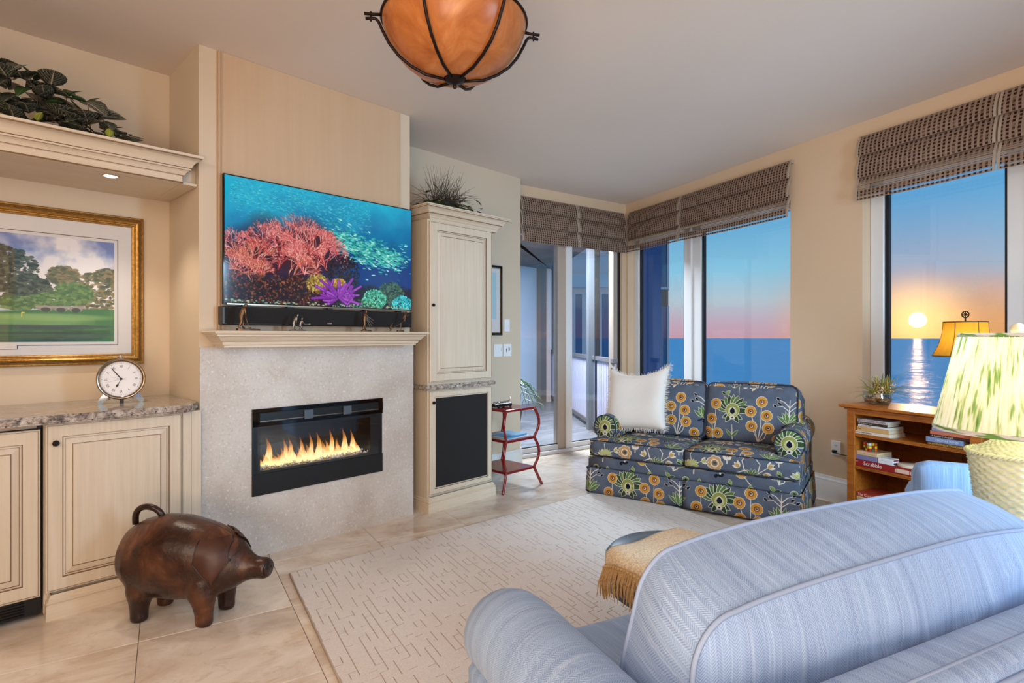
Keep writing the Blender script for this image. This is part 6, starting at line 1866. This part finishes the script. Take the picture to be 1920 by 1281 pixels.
for (x, y, z, s) in ((1.52, -.03, 2.33, 1.2), (1.47, -.02, 2.26, 1.1), (1.95, -.0, 2.30, 1.3), (2.02, .0, 2.24, 1.2), (1.44, -.03, 2.19, 1.2)): leaf_at(gp_, LM['leaf'], (x, y, z), r.uniform(-2.4, -.8), r.uniform(-.4, .6), 0, s * .75)
for (x, y, z) in ((1.54, -.09, 2.2), (1.86, -.06, 2.2), (1.82, -.07, 2.21)): leaf_at(gp_, LM['lime'], (x, y, z), -2.2, -.2, .3, 1.0)

# ------------------------------------------------------------------ mantel statuettes
def figurine(label, x, parts, mats_, yaw=0, y=-.165, base=None):
    t = Thing('golf_statuette', label, 'statuette', Frame(FF.w(x, y)[:2], FF.a + yaw), (0, 0, 1.2715), 'golfer statuettes on the mantel')
    if base is not None: t.part('base', base, mats_, local=True)
    for nm, ch_, sub in parts:
        me = skin(ch_, sub) if ch_ and isinstance(ch_[0], list) else None
        if me is not None:
            me.polygons.foreach_set('use_smooth', [True] * len(me.polygons)); link(nm, me, t.e, mats_)
    return t
def golfer(h, lean=0, hands=(.02, .0, .5), feet=(-.12, .12), crouch=0, off=(0, 0)):
    """body as one skinned surface, facing +x, height h"""
    ox, oz = off
    P = lambda x, y, z: (ox + x * h, y * h, oz + z * h)
    hip = (0 - .08 * crouch, 0, .52 - .26 * crouch); ch_ = (hip[0] + .06 + lean * .12, 0, hip[2] + .24); nk = (hip[0] + .09 + lean * .2, 0, hip[2] + .33); hd = (nk[0] + .03, 0, nk[2] + .10)
    r_ = h * 1.3
    body = [[(P(*hip), .085 * r_), (P((hip[0] + ch_[0]) / 2, 0, (hip[2] + ch_[2]) / 2), .078 * r_), (P(*ch_), .092 * r_), (P(*nk), .036 * r_), (P(*hd), .058 * r_), (P(hd[0] + .004, 0, hd[2] + .05), .052 * r_)]]
    for s, fx in ((-1, feet[0]), (1, feet[1])):
        kn = ((hip[0] + fx) / 2 + .06 + .12 * crouch, s * .075, hip[2] * .52 + .04 * crouch)
        body.append([(P(*hip), .085 * r_), (P(hip[0], s * .05, hip[2] - .05), .062 * r_), (P(*kn), .046 * r_), (P(fx, s * .08, .04), .032 * r_), (P(fx + .09, s * .09, .02), .026 * r_)])
        sh_ = (ch_[0], s * .115, ch_[2] + .04)
        el = ((sh_[0] + hands[0]) / 2 - .03, s * .12, (sh_[2] + hands[2]) / 2 - .02)
        body.append([(P(*ch_), .092 * r_), (P(*sh_), .045 * r_), (P(*el), .034 * r_), (P(hands[0], s * .02, hands[2]), .028 * r_)])
    return body
r = random.Random(5)
def slab(x0, x1, d, h_, rough=.002):
    bm = new(); n = 12; q = random.Random(int(x1 * 1e4))
    top = []; bot = []
    for k in range(n):
        a = 2 * PI * k / n; x = (x0 + x1) / 2 + (x1 - x0) / 2 * math.copysign(abs(math.cos(a)) ** .7, math.cos(a)); y = d * math.copysign(abs(math.sin(a)) ** .7, math.sin(a))
        bot.append((x, y, 0)); top.append((x * .97, y * .94, h_ + q.uniform(-rough, rough)))
    loft(bm, [bot, top]); return bm
def club(t, a, b, m):
    bm = new(); tube(bm, [a, b], .0013, 6); d = (Vector(b) - Vector(a)).normalized(); ico(bm, Vector(b) + Vector((.004, 0, 0)), .005, 1, (1.6, .8, 1)); t.part('golf_club', bm, m, local=True)
h = .132
t = figurine('bronze putting golfer statuette at the left end of the mantel', .15, [('figure', golfer(h, .4, (.22, 0, .42), off=(0, .009)), 1)], M['bronze'], base=slab(-.024, .102, .026, .009))
club(t, (.026, 0, .068), (.042, 0, .013), M['bronze'])
t = figurine('pair of pewter golfers, one crouching with a raised club', .445, [('standing_figure', golfer(.088, .9, (.2, 0, .42), off=(-.012, .005)), 1), ('crouching_figure', golfer(.088, .3, (.26, 0, .42), crouch=.8, off=(.030, .005)), 1)], M['pewter'], base=slab(-.036, .062, .02, .005))
club(t, (.05, -.004, .038), (.078, -.004, .038), M['pewter'])
t = figurine('slender bronze golfer statuette with a fan of clubs, third from the left', .885, [('figure', golfer(.126, .1, (.1, 0, .7), off=(-.004, .006)), 1)], M['bronze'], base=slab(-.022, .05, .018, .006))
for k in range(4):
    a = -.55 - k * .17; bm = new(); p = Vector((.012, -.004, .098 - k * .008)); tube(bm, [p, p + Vector((math.cos(a), 0, math.sin(a))) * .062], [.003, .0016], 6); t.part('golf_club', bm, M['pewter'], local=True)
t = figurine('bronze acrobat pair statuette on a slanting bar at the right end of the mantel', 1.125, [('low_figure', golfer(.062, .9, (.3, 0, .5), crouch=.7, off=(-.052, .004)), 1), ('high_figure', golfer(.075, .5, (-.2, 0, .25), off=(.058, .064)), 1)], M['bronze'], base=slab(.0, .052, .014, .008))
bm = new(); tube(bm, [(-.032, 0, .022), (.062, 0, .072)], .0018, 6); tube(bm, [(.03, 0, .006), (.03, 0, .055)], .0026, 6); tube(bm, [(.064, 0, .1), (.098, 0, .112)], .003, 6)
t.part('balance_bar', bm, M['bronze'], local=True)

# ------------------------------------------------------------------ ceiling bowl lamp
FX = Frame((-.217, 2.137), 0)
fx = Thing('ceiling_lamp', 'amber alabaster bowl lamp in dark iron straps under the ceiling', 'ceiling lamp', FX, (0, 0, CEIL))
ZB_ = 2.215
bowl = [(.012, 0), (.06, .004), (.11, .016), (.16, .04), (.2, .072), (.232, .11), (.255, .15), (.268, .188), (.270, .21), (.262, .212), (.248, .155), (.2, .082), (.11, .024), (.012, .008)]
bm = new(); lathe(bm, bowl, 56, (0, 0, ZB_), False, False); fx.part('bowl', bm, M['alab'], smooth=40)
for k in range(6):
    a = math.radians(13 + 60 * k); c, s = math.cos(a), math.sin(a)
    low = [(.03, -.004), (.11, .008), (.165, .034), (.21, .068), (.243, .108), (.268, .155), (.282, .185), (.292, .194), (.305, .194), (.328, .190)]
    bm = new(); tube(bm, [(q * c, q * s, ZB_ + z) for q, z in low], .0058, 8)
    tube(bm, [(q * c, q * s, ZB_ + z) for q, z in ((.265, .212), (.3, .209), (.333, .208))], .0058, 8)
    tube(bm, [(.309 * c, .309 * s, ZB_ + .182), (.309 * c, .309 * s, ZB_ + .218)], .0035, 6)
    fx.part('strap', bm, M['iron'], smooth=True)
bm = new(); tube(bm, [(.273 * math.cos(a), .273 * math.sin(a), ZB_ + .212) for a in np.linspace(0, 2 * PI, 49)[:-1]], .005, 8, closed=True); fx.part('rim_ring', bm, M['iron'], smooth=True)
bm = new(); lathe(bm, [(.001, -.036), (.006, -.034), (.0085, -.028), (.007, -.021), (.010, -.017), (.022, -.013), (.034, -.008), (.042, .0), (.042, .004), (.001, .006)], 28, (0, 0, ZB_)); fx.part('finial', bm, M['iron'], smooth=35)
bm = new(); lathe(bm, [(.009, 2.25), (.009, 2.74), (.06, 2.75), (.068, CEIL)], 20); fx.part('stem', bm, M['iron'], smooth=30)
for k in range(3):
    a = math.radians(13 + 120 * k); bm = new(); tube(bm, [(.272 * math.cos(a), .272 * math.sin(a), ZB_ + .212), (.03 * math.cos(a), .03 * math.sin(a), 2.70)], .004, 6); fx.part('hanger', bm, M['iron'])

# ------------------------------------------------------------------ woven roman shades
TIERS = ((2.655, 2.512, 0), (2.53, 2.358, 1), (2.376, 2.196, 2))
def shade(label, fr, x0, x1, dz=0, yoff=-.02, open_=True):
    t = Thing('roman_shade', label, 'window shade', fr, ((x0 + x1) / 2, yoff, 2.196), 'woven roman shades')
    for (zt, zb, k) in TIERS:
        def fn(u, v):
            z = zt + (zb - zt) * v + dz
            y = yoff - .012 - .006 * k - .030 * math.sin(v * PI * .62) ** 1.0 - (.008 * v)
            y += .0025 * math.sin(u * 9 + k * 2) * v
            z -= .006 * math.sin(u * PI) * v * (k > 0)
            return Vector((x0 + (x1 - x0) * u, y, z))
        h_ = zt - zb
        bm = grid(new(), 24, 8, fn, uv=lambda u, v: (u * (x1 - x0), (1 - v) * h_))
        bmesh.ops.recalc_face_normals(bm, faces=bm.faces)
        if k < 2: solidify(bm, .0025)
        f = t.part('fold', bm, M['weavegap'] if k == 2 and open_ else M['weave'], smooth=50)
        for e in (0, 1):
            bm = new()
            pts = [fn(e, v / 8) for v in range(9)]
            for i in range(8):
                pass
            s = -1 if e else 1
            rows = [[p + Vector((-.0008 * s, -.002, 0)), p + Vector((.013 * s, -.002, 0)), p + Vector((.013 * s, .0035, 0)), p + Vector((-.0008 * s, .0035, 0))] for p in pts]
            loft(bm, rows); bmesh.ops.recalc_face_normals(bm, faces=bm.faces)
            t.part('edge_tape', bm, M['tape'], parent=f)
    t.part('head_rail', bx(x0, x1, yoff - .012, yoff + .02, 2.635 + dz, 2.66 + dz), M['tape'])
    return t
shade('woven brown shade over the left half of the balcony door', FD, -.03, .722, open_=False)
shade('woven brown shade over the right half of the balcony door', FD, .732, 1.455, open_=False)
shade('woven brown shade of the narrow corner window pane', FWI, .10, .955)
shade('woven brown shade over the wide sea-view pane behind the loveseat', FWI, .965, 2.235)
shade('woven brown shade over the sunset pane above the bookcase', FWI, 2.79, 3.615, .004)
shade('woven brown shade cut off by the edge, beyond the sunset pane', FWI, 3.627, 4.9, .004)

# ------------------------------------------------------------------ outdoors
RL0, RL1 = Vector((1.18, 6.42)), Vector((.775, 10.95))
def line(p, q, f): return p.lerp(q, f)
poly = [fw(FD, -.6, .145), fw(FD, 1.38, .145), (1.26, 6.72), (.80, 11.1), fw(FF, 7.8, 3.9), fw(FF, 3.2, 3.9), fw(FF, 2.6, .75)]
balc = struct('balcony_floor', prism(new(), poly, -.2, -.016), M['grout'])
bal = Frame(fw(FF, 3.2, 3.8), FF.a)
dm = mesh_from(bx(-.2985, .2985, -.1485, .1485, -.006, 0, .001, 1), 'plank'); dm.materials.append(M['deck'])
def inside(p, poly):
    c = False; n = len(poly)
    for i in range(n):
        (x1, y1), (x2, y2) = poly[i], poly[(i + 1) % n]
        if (y1 > p[1]) != (y2 > p[1]) and p[0] < (x2 - x1) * (p[1] - y1) / (y2 - y1) + x1: c = not c
    return c
for i in range(-1, 9):
    for j in range(-14, 1):
        p = bal.w(i * .6 + (.3 if j % 2 else 0), j * .3 - .1)
        if not inside((p.x, p.y), poly): continue
        o = bpy.data.objects.new('tile', dm); COL.objects.link(o); o.parent = balc; o.location = (p.x, p.y, -.010); o.rotation_euler = (0, 0, bal.a)
struct('balcony_wall', bx(3.2, 7.75, 3.8, 4.0, -.2, 2.6), M['stucco'], FF)
struct('balcony_soffit', prism(new(), poly, 2.53, 2.8), M['soffit'])
for a, b, m in ((7.0, 7.16, 'soffit'), (7.2, 7.3, 'pinktrim'), (7.45, 7.6, 'soffit')):
    struct('balcony_pilaster', bx(a, b, 3.7, 3.8, -.016, 2.53), M[m], FF)
rdir = (RL1 - RL0).normalized(); RFR = Frame((RL0.x, RL0.y), math.atan2(rdir.y, rdir.x)); RLEN = (RL1 - RL0).length
rl = Thing('balcony_railing', 'grey metal railing with vertical slats along the balcony edge', 'railing', RFR, (RLEN / 2, 0, -.016))
PX = 1.13
for a, b in ((0, PX - .07), (PX + .07, RLEN)):
    rl.part('top_rail', bx(a, b, -.03, .03, .93, .985, .006, 2), M['railgrey']); rl.part('bottom_rail', bx(a, b, -.02, .02, .05, .10), M['railgrey'])
    n = int((b - a) / .075)
    for k in range(n): rl.part('slat', bx(a + (k + .5) * (b - a) / n - .024, a + (k + .5) * (b - a) / n + .024, -.012, .006, .10, .93, .003, 1), M['railslat'])
rl.part('post', bx(.86, .90, -.03, .03, -.016, 2.53), M['gasket'])
pc = struct('balcony_column', bx(PX - .07, PX + .07, -.07, .07, -.016, 2.53), M['mosaic'], RFR)
# potted palm at the edge of the door
pp = Thing('potted_palm', 'small dark palm in the far corner of the balcony', 'plant', FW, (-.02, 7.6, -.01))
bm = new(); lathe(bm, [(.12, -.0095), (.17, .3), (.15, .3), (.13, .22)], 20, (-.02, 7.6, 0)); pp.part('pot', bm, M['pot'], smooth=30)
bm = new(); tube(bm, [(-.02, 7.6, .2), (-.02, 7.6, .62)], .02, 8); pp.part('trunk', bm, M['stem'])
r = random.Random(3)
for k in range(11):
    a = k * 2.4; L = r.uniform(.35, .5); bm = new()
    pts = [Vector((-.02, 7.6, .62)) + Vector((math.cos(a) * L * f, math.sin(a) * L * f, .34 * f - .62 * f * f)) for f in np.linspace(0, 1, 9)]
    tube(bm, pts, [.006] * 8 + [.001], 5)
    for i in range(1, 9):
        for s in (-1, 1):
            n_ = Vector((-math.sin(a), math.cos(a), 0)) * s
            tube(bm, [pts[i], pts[i] + n_ * .06 + Vector((math.cos(a) * .06, math.sin(a) * .06, -.03)), pts[i] + n_ * .08 + Vector((math.cos(a) * .1, math.sin(a) * .1, -.1))], [.005, .004, .0005], 4, caps=False)
    pp.part('frond', bm, M['leaf'])
# pink neighbour
nb = Thing('neighbor_building', 'pink apartment building glimpsed through the balcony door', 'building', FW, (2.0, 16, -38))
nb.part('wall', bx(-1.5, 3.1, 16, 20, -38, 6.5), M['pinkwall'])
for k, z in enumerate((-5.2, -2.2, .6, 3.6)):
    for x in (1.0, 1.75, 2.5):
        f = nb.part('window', bx(x, x + .28, 15.96, 16.02, z, z + 1.9), M['pinktrim'])
        nb.part('pane', bx(x + .05, x + .23, 15.945, 15.965, z + .06, z + 1.84), M['darkpane'], parent=f)
    nb.part('cornice', bx(.7, 3.12, 15.85, 16.02, z + 2.02, z + 2.4), M['pinktrim'])
tb = Thing('blue_tower', 'slate blue tower edge with glazed bay seen through the corner window', 'building', FW, (4.6, 21, -38))
tb.part('wall', bx(3.55, 5.3, 20, 24, -38, 16), M['navywall'])
for k in range(-3, 5):
    z = 2.33 + 2.95 * k
    tb.part('parapet', prism(new(), [(5.28, 20.0), (5.55, 20.05), (5.64, 20.3), (5.64, 23), (5.28, 23)], z, z + .58), M['rustband'])
    tb.part('parapet_cap', prism(new(), [(5.28, 19.96), (5.57, 20.02), (5.67, 20.3), (5.67, 23), (5.28, 23)], z + .58, z + .66), M['pinktrim'])
    tb.part('bay_glass', prism(new(), [(5.28, 20.06), (5.52, 20.1), (5.58, 20.32), (5.58, 23), (5.28, 23)], z + .66, z + 2.95), M['darkpane'])
    tb.part('bay_mullion', bx(5.53, 5.60, 20.05, 20.14, z + .66, z + 2.95), M['pinktrim'])
sea = new(); bmesh.ops.create_circle(sea, cap_ends=True, segments=96, radius=13600)
struct('sea', sea, M['sea'], FW, (0, 0, 0)).location.z = -38.8
